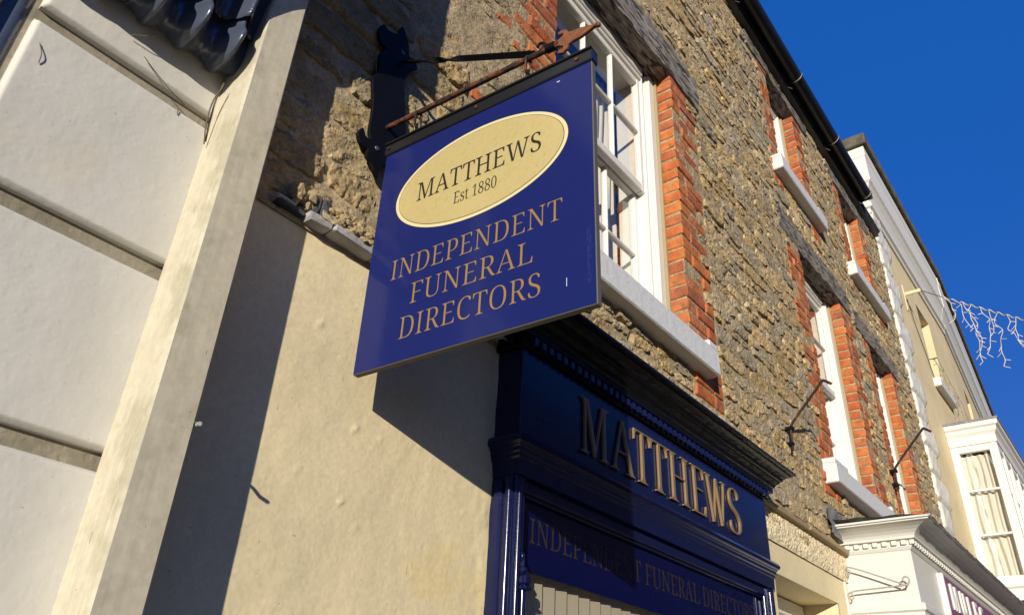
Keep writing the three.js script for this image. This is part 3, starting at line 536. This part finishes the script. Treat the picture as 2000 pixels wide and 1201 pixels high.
  // slim colonnette with a scrolled capital
  mesh('colonnette', [rod(V(1.752, 0.4, 0.092), V(1.752, 2.0, 0.092), 0.011, 12), cbox(1.736, 1.772, 1.995, 2.008, 0.072, 0.112, 0.004), cbox(1.738, 1.77, 2.008, 2.036, 0.074, 0.11, 0.006), cbox(1.732, 1.76, 2.036, 2.06, 0.07, 0.106, 0.008), new THREE.TorusGeometry(0.011, 0.005, 8, 16).rotateY(Math.PI / 2).translate(1.734, 2.082, 0.09), cbox(1.734, 1.748, 2.05, 2.094, 0.074, 0.104, 0.006)], M.navy, s, 'slim window post with scrolled capital');
}
// ------------------------------------------------------------------ hanging sign and its bracket
const YAW = 0.0756, ROLL = 0.0129;
const frameU = V(Math.sin(YAW) * Math.cos(ROLL), Math.sin(ROLL), Math.cos(YAW) * Math.cos(ROLL)), frameV = V(-Math.sin(YAW) * Math.sin(ROLL), Math.cos(ROLL), -Math.cos(YAW) * Math.sin(ROLL)), frameN = new THREE.Vector3().crossVectors(frameU, frameV);
const SC = 1.0093;                                                        // same view, one hand further out
const corner = V(1.073, 3.07113, 0.07548).sub(eye).multiplyScalar(SC).add(eye);
const SW = 0.664 * SC, SH = 0.700 * SC;
const signC = corner.clone().addScaledVector(frameU, SW / 2).addScaledVector(frameV, -SH / 2);
const at = (u, v, n = 0) => signC.clone().addScaledVector(frameU, u * SC).addScaledVector(frameV, v * SC).addScaledVector(frameN, n);
const basis = new THREE.Matrix4().makeBasis(frameU, frameV, frameN);
{
  const sg = thing('hanging_sign', 'square navy hanging sign with gold oval on an iron wall bracket', 'sign');
  sg.position.copy(signC); sg.quaternion.setFromRotationMatrix(basis);
  // print
  const N = 2048, cv = document.createElement('canvas'); cv.width = cv.height = N; const c = cv.getContext('2d'), px = N / 0.70, X = (u) => N / 2 + u * px * (0.7 / 0.664), Y = (v) => N / 2 - v * px;
  c.fillStyle = '#1a2259'; c.fillRect(0, 0, N, N);
  // face seen from -N side: the u axis runs to the viewer's right
  const ell = (rx, ry, f) => { c.beginPath(); c.ellipse(X(0), Y(0.141), rx * px * (0.7 / 0.664), ry * px, 0, 0, 7); c.fillStyle = f; c.fill(); };
  ell(0.2685, 0.1475, '#33301f'); ell(0.2672, 0.1462, '#c6bc94'); ell(0.2572, 0.1372, '#3b3220'); ell(0.2558, 0.1358, '#cfbd82');
  c.save(); c.beginPath(); c.ellipse(X(0), Y(0.141), 0.2558 * px * (0.7 / 0.664), 0.1358 * px, 0, 0, 7); c.clip();
  { const q = mulberry(3); for (let i = 0; i < 2600; i++) { const u = (q() - 0.5) * 0.56, v = 0.141 + (q() - 0.5) * 0.29, l = q() - 0.45; c.fillStyle = l > 0.1 ? `rgba(200,195,182,${0.04 + 0.13 * q()})` : `rgba(168,144,86,${0.03 + 0.08 * q()})`; c.beginPath(); c.ellipse(X(u), Y(v), 4 + 10 * q(), 6 + 18 * q(), 0.5, 0, 7); c.fill(); }
    for (let i = 0; i < 30; i++) { const u = (q() - 0.5) * 0.52, v = 0.141 + (q() - 0.5) * 0.2; c.fillStyle = `rgba(120,92,48,${0.12 + 0.25 * q()})`; c.fillRect(X(u), Y(v), 2 + 4 * q(), 8 + 40 * q() * q()); } }
  c.restore();
  const word = (t, v, cap, width, col, thin, bg) => { c.font = '200px serif'; c.textBaseline = 'alphabetic'; const w = c.measureText(t).width, sx = width * px * (0.7 / 0.664) / w, sy = cap * px / 143; c.save(); c.translate(X(0) - width * px * (0.7 / 0.664) / 2, Y(v)); c.scale(sx, sy); c.fillStyle = col; c.fillText(t, 0, 0); if (thin) { c.lineWidth = thin; c.strokeStyle = bg; c.strokeText(t, 0, 0); } c.restore(); };
  word('MATTHEWS', 0.1195, 0.061, 0.392, '#37332c', 0); word('Est 1880', 0.0592, 0.037, 0.135, '#3c372f', 0);
  word('INDEPENDENT', -0.1095, 0.0605, 0.508, '#8a6e3a', 5, '#1a2259'); word('FUNERAL', -0.199, 0.0605, 0.360, '#8a6e3a', 5, '#1a2259'); word('DIRECTORS', -0.291, 0.0610, 0.405, '#8a6e3a', 5, '#1a2259');
  { const q = mulberry(8); for (let i = 0; i < 70; i++) { c.fillStyle = `rgba(120,130,160,${0.1 + 0.3 * q()})`; c.fillRect(q() * N, q() * N, 1 + 3 * q(), 1 + 3 * q()); } for (let i = 0; i < 150; i++) { c.fillStyle = `rgba(120,135,165,${0.04 + 0.12 * q()})`; c.fillRect(N - 60 + 50 * q() * q(), N * (0.72 + 0.2 * q()), 1 + 3 * q(), 6 + 24 * q()); } c.fillStyle = 'rgba(225,228,225,.8)'; c.fillRect(X(0.262), Y(-0.268), 5, 62); c.fillRect(X(0.235), Y(0.322), 26, 10);  }
  const tx = new THREE.CanvasTexture(cv); tx.colorSpace = THREE.SRGBColorSpace; tx.anisotropy = 16;
  const paint = phys(lin(1, 1, 1), { map: tx, roughness: 0.14, specularIntensity: 0.45 });
  mesh('board', [cbox(-SW / 2, SW / 2, -SH / 2, SH / 2, -0.009, 0.009, 0.0015)], std(lin(0.10, 0.09, 0.075), { roughness: 0.7 }), sg);
  const face = new THREE.PlaneGeometry(SW - 0.004, SH - 0.004).rotateY(Math.PI).translate(0, 0, -0.0098); { const u = face.attributes.uv; }
  mesh('printed_face', face, paint, sg, 'navy face with gold oval and lettering');
  mesh('printed_face', new THREE.PlaneGeometry(SW - 0.004, SH - 0.004).translate(0, 0, 0.0098), paint, sg);
  { const g = new THREE.CircleGeometry(1, 96).scale(0.2553 * SC, 0.1353 * SC, 1).translate(0, 0.141 * SC, 0.0106), p = g.attributes.position, u = g.attributes.uv; for (let i = 0; i < u.count; i++) u.setXY(i, 0.5 + p.getX(i) / (SW - 0.004), 0.5 + p.getY(i) / (SH - 0.004));
    mesh('oval_plaque', g, phys(lin(1, 1, 1), { map: tx, roughness: 0.3, metalness: 0.35, bumpMap: paintBump, bumpScale: 0.0004 }), sg, 'gold oval reading MATTHEWS Est 1880'); }
  const rail = mesh('rail', [cbox(-SW / 2 - 0.004, SW / 2 + 0.004, SH / 2 - 0.012, SH / 2 + 0.024, -0.016, 0.016, 0.003), cbox(-SW / 2 - 0.004, SW / 2 + 0.004, SH / 2 + 0.024, SH / 2 + 0.03, -0.016, 0.022, 0.002)], M.black, sg, 'black channel along the top edge');
  for (const u of [-0.322, -0.012, 0.297]) mesh('screw', [new THREE.CylinderGeometry(0.0055, 0.0055, 0.004, 12).rotateX(Math.PI / 2).translate(u, SH / 2 + 0.008, 0.0175)], M.rust, rail);
  for (const u of [-0.236, 0.14]) {
    const link = (v0, v1, tw, r = 0.0042) => { const pts = [], w = 0.0115; for (let i = 0; i < 16; i++) { const a = i / 16 * 6.283, y = Math.sin(a), x = Math.cos(a); pts.push(V(x * w * Math.cos(tw), (v0 + v1) / 2 + Math.sign(y) * ((v1 - v0) / 2 - w) * sm(0, 0.25, Math.abs(y)) + y * w, x * w * Math.sin(tw))); } return tube(pts, r, 40, 7, true).translate(u * SC, 0, 0); };
    const b = SH / 2 + 0.022, top = 0.471 * SC;
    mesh('shackle', [link(b - 0.002, b + 0.052, 0.2)], M.steel, sg, 'steel shackle'); mesh('link', [link(b + 0.04, top + 0.0, 1.6, 0.004)], M.rust, sg);
  }
  const bk = thing('sign_bracket', 'black and rusty iron bracket with spear tip holding the hanging sign', 'bracket');
  const out = [[1.076, 3.016], [1.081, 3.057], [1.111, 3.086], [1.146, 3.091], [1.155, 3.162], [1.156, 3.224], [1.135, 3.325], [1.115, 3.427], [1.135, 3.494], [1.158, 3.526], [1.14, 3.551], [1.12, 3.546], [1.107, 3.592], [1.076, 3.642], [1.062, 3.598], [1.025, 3.576], [1.001, 3.582], [0.987, 3.54], [1.004, 3.503], [1.025, 3.499], [1.008, 3.449], [1.014, 3.388], [1.0, 3.342], [1.017, 3.251], [1.02, 3.202], [1.021, 3.152], [1.03, 3.125], [1.011, 3.119], [0.996, 3.139], [0.985, 3.111], [0.998, 3.086], [1.026, 3.083], [1.027, 3.059], [1.045, 3.047], [1.06, 3.026]];
  const sp = new THREE.SplineCurve(out.map(([x, y]) => new THREE.Vector2(x, y))), sh = new THREE.Shape(sp.getPoints(220));
  mesh('backplate', [new THREE.ExtrudeGeometry(sh, { depth: 0.008, bevelEnabled: true, bevelSize: 0.002, bevelThickness: 0.002, bevelSegments: 2 }).translate(0, 0, 0.026)], M.blackIron, bk, 'black fretwork wall plate with curled edges');
  for (const [x, y] of [[1.055, 3.105], [1.09, 3.535]]) mesh('bolt', [new THREE.TorusGeometry(0.006, 0.0022, 8, 16).translate(x, y, 0.038), new THREE.CylinderGeometry(0.0045, 0.0045, 0.006, 10).rotateX(Math.PI / 2).translate(x, y, 0.038)], M.steel, bk);
  mesh('arm', [rod(at(-0.372, 0.4705), at(0.235, 0.467), 0.0085, 10)], M.rust, bk, 'rusty round bar');
  mesh('collar', [rod(at(-0.378, 0.4705), at(-0.366, 0.4705), 0.015, 12)], M.blackIron, bk); mesh('collar', [rod(at(0.196, 0.4675), at(0.222, 0.4675), 0.0125, 12)], M.blackIron, bk);
  // spear finial
  const f2 = [[0.215, -0.006], [0.236, -0.012], [0.25, -0.026], [0.247, -0.04], [0.236, -0.036], [0.232, -0.046], [0.246, -0.052], [0.258, -0.042], [0.262, -0.026], [0.276, -0.02], [0.30, -0.018], [0.345, 0], [0.30, 0.018], [0.276, 0.02], [0.262, 0.026], [0.256, 0.042], [0.242, 0.05], [0.232, 0.044], [0.238, 0.036], [0.247, 0.038], [0.25, 0.026], [0.236, 0.012], [0.215, 0.006]];
  const fs = new THREE.Shape(f2.map(([a, b]) => new THREE.Vector2(a * SC, (b * 0.82 + 0.467) * SC)));
  const fin = new THREE.ExtrudeGeometry(fs, { depth: 0.004, bevelEnabled: true, bevelSize: 0.002, bevelThickness: 0.003, bevelSegments: 2 }).translate(0, 0, -0.002); fin.applyMatrix4(basis.clone().setPosition(signC));
  mesh('finial', [fin, new THREE.SphereGeometry(0.008, 12, 8).translate(...at(0.347, 0.467).toArray())], M.rustOrange, bk, 'rust red spear shaped finial');
  // twisted stay
  const A = V(1.092, 3.492, 0.04), B = at(0.16, 0.474), ax = B.clone().sub(A), L = ax.length(); ax.normalize();
  const s1 = new THREE.Vector3().crossVectors(ax, V(0, 1, 0)).normalize(), s2 = new THREE.Vector3().crossVectors(ax, s1), pos = [], idx = [], n = 60;
  for (let i = 0; i <= n; i++) { const t = i / n, tw = 0.3 + 5.2 * sm(0.12, 0.55, t), a = s1.clone().multiplyScalar(Math.cos(tw)).addScaledVector(s2, Math.sin(tw)), b = s1.clone().multiplyScalar(-Math.sin(tw)).addScaledVector(s2, Math.cos(tw)), q = A.clone().addScaledVector(ax, L * t); for (const [m, k] of [[1, 1], [-1, 1], [-1, -1], [1, -1]]) { const w = q.clone().addScaledVector(a, 0.009 * m).addScaledVector(b, 0.0022 * k); pos.push(w.x, w.y, w.z); } }
  for (let i = 0; i < n; i++) for (let k = 0; k < 4; k++) { const a = i * 4 + k, b = i * 4 + (k + 1) % 4; idx.push(a, b, b + 4, a, b + 4, a + 4); }
  const tg = new THREE.BufferGeometry(); tg.setAttribute('position', new THREE.Float32BufferAttribute(pos, 3)); tg.setIndex(idx); const tgn = tg.toNonIndexed(); tgn.computeVertexNormals();
  const curl = []; for (let i = 0; i <= 16; i++) { const a = -1.57 + i / 16 * 4.4, r = 0.017 - 0.0005 * i; curl.push(at(0.175 - Math.cos(a) * 0.0 + r * Math.cos(a) * 0.9, 0.474 + 0.018 + r * Math.sin(a))); }
  mesh('stay', [tgn, tube(curl, 0.004, 40, 7)], M.blackIron, bk, 'twisted black stay bar');
}
// ------------------------------------------------------------------ white shopfront
{
  const s = thing('white_shopfront', 'white painted shopfront with toothed cornice below the far ground floor windows', 'shopfront');
  const X0 = 5.094, X1 = 10.2, ZF = 0.392;
  const fr = mesh('fascia', [cbox(X0, X1, 2.46, 2.79, -0.01, ZF, 0.004)], M.whiteShop, s);
  const co = mesh('cornice', [wrapMould([[0, 2.765], [0.006, 2.77], [0.016, 2.786], [0.016, 2.822], [0.045, 2.824], [0.048, 2.838], [0.058, 2.852], [0.078, 2.867], [0.104, 2.88], [0.134, 2.89], [0.162, 2.896], [0.163, 2.903], [0.177, 2.905], [0.178, 2.916], [-0.1, 2.922]], X0, X1, -0.01, ZF)], M.whiteShop, s);
  for (let z = 0.03; z < ZF - 0.02; z += 0.054) mesh('dentil', [cbox(X0 - 0.036, X0 - 0.008, 2.793, 2.82, z, z + 0.03, 0.003)], M.whiteShop, co);
  for (let x = X0 - 0.03; x < X1 - 1.2; x += 0.054) mesh('dentil', [cbox(x, x + 0.03, 2.793, 2.82, ZF + 0.008, ZF + 0.036, 0.003)], M.whiteShop, co);
  mesh('architrave', [wrapMould([[0, 2.47], [0.02, 2.468], [0.026, 2.46], [0.026, 2.43], [0.018, 2.425], [0.012, 2.42], [0.012, 2.392], [0, 2.388], [0, 1.2]], X0, X1, -0.01, ZF)], M.whiteShop, s);
  const roof = sheet(X0 - 0.182, X1 + 0.05, 0, 1, 0.03, () => 0); { const p = roof.attributes.position; for (let i = 0; i < p.count; i++) { const x = p.getX(i), t = p.getY(i); p.setXYZ(i, x, 2.918 + 0.03 * t + 0.006 * n2(x * 8, t * 3) - (t < 0.02 ? 0.014 : 0), (ZF + 0.182) * (1 - t) + 0.004 * n2(x * 14, 3)); } roof.computeVertexNormals(); }
  mesh('lead_roof', roof, M.lead, s);
  const fl = sheet(X0 - 0.24, X0 + 0.0, 2.84, 3.02, 0.02, (x, y) => 0.03 + 0.05 * sm(2.84, 3.0, 3.02 - y) * sm(X0 - 0.24, X0, x) + 0.012 * n2(x * 9, y * 9)); { const p = fl.attributes.position; for (let i = 0; i < p.count; i++) p.setY(i, p.getY(i) + 0.25 * (X0 - 0.1 - p.getX(i)) * 0.6); fl.computeVertexNormals(); }
  mesh('flashing', fl, M.lead, s, 'bent grey lead flashing');
  const b = mesh('name_board', [cbox(5.72, 8.4, 2.5, 2.735, ZF - 0.01, ZF + 0.03, 0.003)], M.purple, s, 'purple name board with white letters');
  mesh('board_edge', [cbox(5.69, 5.718, 2.49, 2.745, ZF - 0.01, ZF + 0.034, 0.003)], M.white, s);
  let x = 5.8; for (const ch of 'MULES') { const g = new TextGeometry(ch, { font: sans, size: 0.16, depth: 0.012, curveSegments: 5, bevelEnabled: false }); g.computeBoundingBox(); const w = g.boundingBox.max.x; mesh('letter', clean(g.translate(x, 2.54, ZF + 0.031)), M.white, b); x += w + 0.09; }
  // wrought iron scroll
  const k = thing('scroll_bracket', 'thin white wrought iron scroll bracket on the side of the white shopfront', 'bracket');
  const P = (z, y) => V(5.03, y, z), curlAt = (cz, cy, r, a0, a1, m = 22) => { const q = []; for (let i = 0; i <= m; i++) { const a = a0 + (a1 - a0) * i / m, e = r * (1 - 0.6 * i / m); q.push(P(cz + e * Math.cos(a), cy + e * Math.sin(a))); } return q; };
  mesh('wall_strip', [cbox(5.018, 5.042, 2.4, 2.70, -0.0, 0.01, 0.001)], M.white, k);
  mesh('diagonal', [tube([P(0.012, 2.66), P(0.03, 2.685), P(0.06, 2.68), P(0.33, 2.565)], 0.005, 40, 6), tube(curlAt(0.345, 2.588, 0.026, -1.57, 4.0), 0.005, 40, 6), tube(curlAt(0.03, 2.655, 0.02, 1.6, -3.6), 0.0042, 40, 6)], M.scroll, k);
  mesh('arm', [tube([P(0.012, 2.51), P(0.02, 2.535), P(0.05, 2.545), P(0.2, 2.553), P(0.36, 2.56)], 0.005, 40, 6), tube(curlAt(0.028, 2.515, 0.02, 1.6, -4), 0.0042, 40, 6)], M.scroll, k);
}
// ------------------------------------------------------------------ light arms on the wall
{
  const arm = (x, y, lab) => {
    const o = thing('light_arm', lab, 'bracket', 'bent iron light arms above the shopfronts'); o.position.set(x, y, 0);
    mesh('pipe', [tube([V(0, 0, 0.03), V(0, 0.1, 0.032), V(0.0, 0.15, 0.04), V(0.0, 0.2, 0.08), V(0.0, 0.38, 0.25)], 0.008, 60, 8)], M.rust, o);
    mesh('elbow', [tube([V(0, 0.38, 0.25), V(0, 0.39, 0.262), V(0.01, 0.385, 0.275), V(0.03, 0.37, 0.30)], 0.0085, 30, 8)], M.rust, o);
    mesh('clip', [cbox(-0.015, 0.015, 0.03, 0.05, -0.02, 0.04, 0.002)], M.blackIron, o); mesh('clip', [cbox(-0.015, 0.015, 0.125, 0.145, -0.02, 0.05, 0.002)], M.blackIron, o);
    return o;
  };
  arm(4.361, 3.22, 'bent rusty light arm just above the navy cornice end');
  const b = arm(6.81, 3.63, 'bent rusty light arm between the two far ground floor windows'); b.scale.setScalar(1.25);
}
// ------------------------------------------------------------------ cream building
{
  const c = thing('cream_building', 'tall cream rendered building with white quoins and bay window', 'building');
  const TX = 12.4, ANG = 0.058, TOPY = 8.55;
  const wall = (x0, x1, y0, y1, holes) => { const sh = new THREE.Shape([[x0, y0], [x1, y0], [x1, y1], [x0, y1]].map((a) => new THREE.Vector2(...a))); for (const [a, b, e, f] of holes) sh.holes.push(new THREE.Path([[a, e], [a, f], [b, f], [b, e]].map((q) => new THREE.Vector2(...q)))); return new THREE.ExtrudeGeometry(sh, { depth: 0.3, bevelEnabled: false }); };
  const H1 = [[10.4, 11.1, 6.05, 7.2], [10.5, 11.6, 3.5, 5.2]], H2 = [[1.25, 1.95, 6.05, 7.2], [3.9, 4.6, 6.05, 7.2]];
  const turn = (g) => g.rotateY(ANG).translate(TX, 0, 0);
  mesh('wall', [wall(HX1, TX, 0.02, TOPY, H1).translate(0, 0, -0.302), turn(wall(0, 14, 0.02, TOPY, H2).translate(0, 0, -0.302)), box(HX1, TX, 0.02, TOPY, -7, -6.8), box(HX1, HX1 + 0.2, 0.02, TOPY, -6.8, -0.31)], M.creamFar, c);
  mesh('roof', [box(HX1, TX + 3, TOPY - 0.3, TOPY - 0.1, -6.8, -0.32)], M.slate, c);
  // quoins, each a rough white block
  const qz = mulberry(4); let y = 3.1, i = 0;
  while (y < 7.62) { const h = 0.29 + qz() * 0.05, w = i++ % 2 ? 0.62 : 0.42; const g = sheet(HX1 - 0.01, HX1 + w, y, y + h - 0.012, 0.03, (a, b) => { const e = Math.min(a - HX1 + 0.01, HX1 + w - a, b - y, y + h - 0.012 - b); return 0.028 * sm(-0.002, 0.03, e) + 0.008 * n2(a * 9, b * 9) * sm(0, 0.04, e); }); mesh('quoin', [g], M.whiteFar, c); y += h; }
  mesh('quoin_backing', [box(HX1 - 0.03, HX1 + 0.4, 3.0, 7.65, -0.1, 0.001)], M.whiteFar, c);
  // cornice and coping
  const prof = [[-0.05, 7.62], [0.02, 7.62], [0.022, 7.68], [0.05, 7.70], [0.05, 7.76], [0.028, 7.79], [0.03, 7.86], [0.05, 7.94], [0.085, 8.02], [0.11, 8.05], [0.11, 8.42], [0.12, 8.44], [0.12, 8.58], [-0.2, 8.58]];
  const A = wrapMould(prof, HX1, TX, -0.3, 0.0), B = turn(wrapMould(prof, 0.0, 14, -0.3, 0.0));
  mesh('cornice', [A, B], M.whiteFar, c, 'white moulded cornice');
  mesh('coping', [cbox(HX1 - 0.17, TX, 8.585, 8.76, -0.4, 0.165, 0.012), turn(cbox(0, 14, 8.585, 8.76, -0.4, 0.165, 0.012))], M.coping, c, 'grey stone coping');
  const far = (x0, x1, y0, y1, f, lab) => { const w = grp('window', c, lab); const fr = [cbox(x0, x0 + 0.06, y0, y1, -0.27, -0.2, 0.004), cbox(x1 - 0.06, x1, y0, y1, -0.27, -0.2, 0.004), cbox(x0 + 0.06, x1 - 0.06, y1 - 0.06, y1, -0.27, -0.2, 0.004), cbox(x0 + 0.06, x1 - 0.06, (y0 + y1) / 2 - 0.02, (y0 + y1) / 2 + 0.02, -0.27, -0.2, 0.004)];
    mesh('frame', fr.map((g) => f(g)), M.white, w); mesh('pane', f(new THREE.PlaneGeometry(x1 - x0 - 0.1, y1 - y0 - 0.1).translate((x0 + x1) / 2, (y0 + y1) / 2, -0.24)), M.glass, w); mesh('sill', [f(cbox(x0 - 0.1, x1 + 0.1, y0 - 0.12, y0, -0.2, 0.08, 0.006))], M.white, w); mesh('backing', [f(box(x0, x1, y0, y1, -0.42, -0.4))], M.dark, w); };
  far(10.4, 11.1, 6.05, 7.2, (g) => g, 'deep set window above the bay'); for (const [a, b, e, f] of H2) far(a, b, e, f, turn, 'far deep set window');
  // bay window
  const bay = grp('bay_window', c, 'white bay window with pale curtains'), bx0 = 10.19, bx1 = 12.1, bz = 0.5, by0 = 3.5, by1 = 5.06;
  const fr = [];
  fr.push(cbox(bx0, bx0 + 0.07, by0, by1, 0.0, 0.09, 0.004), cbox(bx0, bx0 + 0.09, by0, by1, bz - 0.09, bz, 0.004), cbox(bx0 + 0.004, bx0 + 0.06, by1 - 0.08, by1, 0.09, bz - 0.09, 0.004), cbox(bx0 + 0.004, bx0 + 0.06, by0, by0 + 0.06, 0.09, bz - 0.09, 0.004));
  for (const yy of [0.33, 0.655]) fr.push(cbox(bx0 + 0.01, bx0 + 0.05, by0 + (by1 - by0) * yy - 0.012, by0 + (by1 - by0) * yy + 0.012, 0.09, bz - 0.09, 0.003));
  for (let k = 1; k <= 4; k++) { const x = bx0 + (bx1 - bx0) * k / 4; fr.push(cbox(x - 0.07, x, by0, by1, bz - 0.08, bz + 0.002, 0.004)); }
  fr.push(cbox(bx0 + 0.09, bx1, by1 - 0.08, by1 + 0.001, bz - 0.07, bz - 0.003, 0.004), cbox(bx0 + 0.09, bx1, by0, by0 + 0.06, bz - 0.07, bz - 0.003, 0.004));
  for (const yy of [0.33, 0.655]) fr.push(cbox(bx0 + 0.09, bx1, by0 + (by1 - by0) * yy - 0.012, by0 + (by1 - by0) * yy + 0.012, bz - 0.06, bz - 0.02, 0.003));
  mesh('frame', fr, M.white, bay);
  mesh('cornice', [wrapMould([[-0.02, 5.06], [0.01, 5.062], [0.012, 5.16], [0.025, 5.18], [0.04, 5.2], [0.045, 5.24], [0.07, 5.26], [0.075, 5.31], [-0.3, 5.33]], bx0, bx1, 0.001, bz)], M.white, bay);
  mesh('base', [wrapMould([[-0.3, 3.5], [0.03, 3.5], [0.035, 3.44], [0.01, 3.42], [0.01, 3.3], [-0.3, 3.28]], bx0, bx1, 0.001, bz)], M.white, bay);
  mesh('lead_roof', [wrapMould([[-0.02, 5.312], [0.085, 5.314], [0.085, 5.335], [-0.24, 5.46]], bx0, bx1, 0.001, bz)], M.lead, bay);
  for (let k = 0; k < 3; k++) { const a = by0 + 0.06 + (by1 - by0 - 0.14) * k / 3, b = by0 + 0.06 + (by1 - by0 - 0.14) * (k + 1) / 3; mesh('pane', new THREE.PlaneGeometry(bz - 0.18, b - a - 0.02).rotateY(-Math.PI / 2).translate(bx0 + 0.03, (a + b) / 2, bz / 2), M.glass, bay); }
  for (let k = 0; k < 4; k++) { const w = (bx1 - bx0) / 4; mesh('pane', new THREE.PlaneGeometry(w - 0.08, by1 - by0 - 0.14).translate(bx0 + w * (k + 0.5), (by0 + by1) / 2, bz - 0.04), M.glass, bay); }
  const cu = sheet(0.03, bz - 0.07, by0, by1 - 0.1, 0.012, (x, y2) => 0.022 * Math.sin(x * 95 + 1.4 * n2(x * 6, y2 * 1.2)) + 0.012 * n2(x * 20, y2)).rotateY(-Math.PI / 2); const pp = cu.attributes.position; for (let q = 0; q < pp.count; q++) pp.setX(q, bx0 + 0.10 + 0.4 * Math.abs(0) + pp.getX(q) * 0.9 );
  cu.computeVertexNormals(); mesh('curtain', cu, M.curtain, bay);
  mesh('curtain', folds(bx0 + 0.14, bx1 - 0.05, by0 + 0.02, by1 - 0.12, bz - 0.16, 0.02, 16, 3), M.curtain, bay);
  mesh('floor', [box(bx0 + 0.06, bx1 - 0.02, by0 - 0.04, by0 - 0.005, 0.002, bz - 0.07), box(bx0 + 0.06, bx1 - 0.02, by1 + 0.02, by1 + 0.06, 0.002, bz - 0.07)], M.room, bay);
  mesh('wall_face', [box(10.45, 11.65, 3.3, 5.3, -0.34, -0.31)], M.dark, c);
  // painted wall hook for the light cable
}
{
  const s = thing('blue_shopfront', 'dark blue shop cornice with slate top below the bay window', 'shopfront');
  mesh('cornice', [wrapMould([[0, 2.6], [0.0, 2.98], [0.02, 3.0], [0.02, 3.05], [0.05, 3.08], [0.05, 3.14], [0.08, 3.16]], 10.25, 14, -0.01, 0.42)], M.navy, s);
  mesh('roof', [wrapMould([[0.09, 3.163], [0.09, 3.19], [-0.4, 3.3]], 10.25, 14, -0.01, 0.42)], M.slate, s);
}
// ------------------------------------------------------------------ icicle lights
{
  const h = thing('wall_hook', 'cream painted iron hook holding the light cable', 'hook');
  mesh('plate', [cbox(9.62, 9.66, 6.72, 7.1, 0.0, 0.012, 0.003)], M.creamFar, h); mesh('arm', [cbox(9.628, 9.652, 6.94, 6.985, 0.012, 0.2, 0.004)], M.creamFar, h);
  const l = thing('icicle_lights', 'white icicle light string hanging from a cable across the street', 'light string');
  const A = V(9.64, 6.955, 0.2), Bp = V(13.4, 6.75, 3.1), cab = []; for (let i = 0; i <= 24; i++) { const t = i / 24; cab.push(A.clone().lerp(Bp, t).add(V(0, -0.10 * 4 * t * (1 - t), 0))); }
  const curve = new THREE.CatmullRomCurve3(cab);
  mesh('cable', [new THREE.TubeGeometry(curve, 80, 0.005, 6)], M.wire, l);
  const wrap = []; for (let i = 0; i <= 160; i++) { const t = 0.06 + 0.94 * i / 160, p = curve.getPoint(t); wrap.push(p.add(V(0.011 * Math.cos(i * 1.3), 0.011 * Math.sin(i * 1.3), 0))); }
  mesh('lead_cable', [new THREE.TubeGeometry(new THREE.CatmullRomCurve3(wrap), 480, 0.007, 5)], M.cable, l);
  const q = mulberry(19);
  for (let k = 0; k < 34; k++) {
    const t = 0.075 + 0.925 * k / 34 + (q() - 0.5) * 0.01, p = curve.getPoint(t), g = []; let a = p.clone(); const n = 3 + Math.floor(q() * 5) + (k % 4 === 2 ? 3 : 0), pts = [a.clone()];
    for (let i = 0; i < n; i++) { a = a.clone().add(V((q() - 0.5) * 0.1, -0.075 - 0.03 * q(), (q() - 0.5) * 0.11)); pts.push(a); const d = V((q() - 0.5) * 0.09, -0.015 - 0.04 * q(), (q() < 0.5 ? -1 : 1) * (0.035 + 0.03 * q())); g.push(rod(a, a.clone().add(d), 0.0046, 5)); }
    g.push(tube(pts, 0.0044, n * 4, 5)); mesh('strand', g, M.cable, l);
  }
  const d = thing('hanging_wire', 'thin dark wire running down the cream wall from the hook', 'wire');
  mesh('wire', [tube([V(9.66, 6.9, 0.02), V(9.9, 6.6, 0.012), V(10.2, 6.25, 0.012), V(10.36, 6.02, 0.012)], 0.005, 30, 5)], M.wire, d);
}
renderer.render(scene, camera);
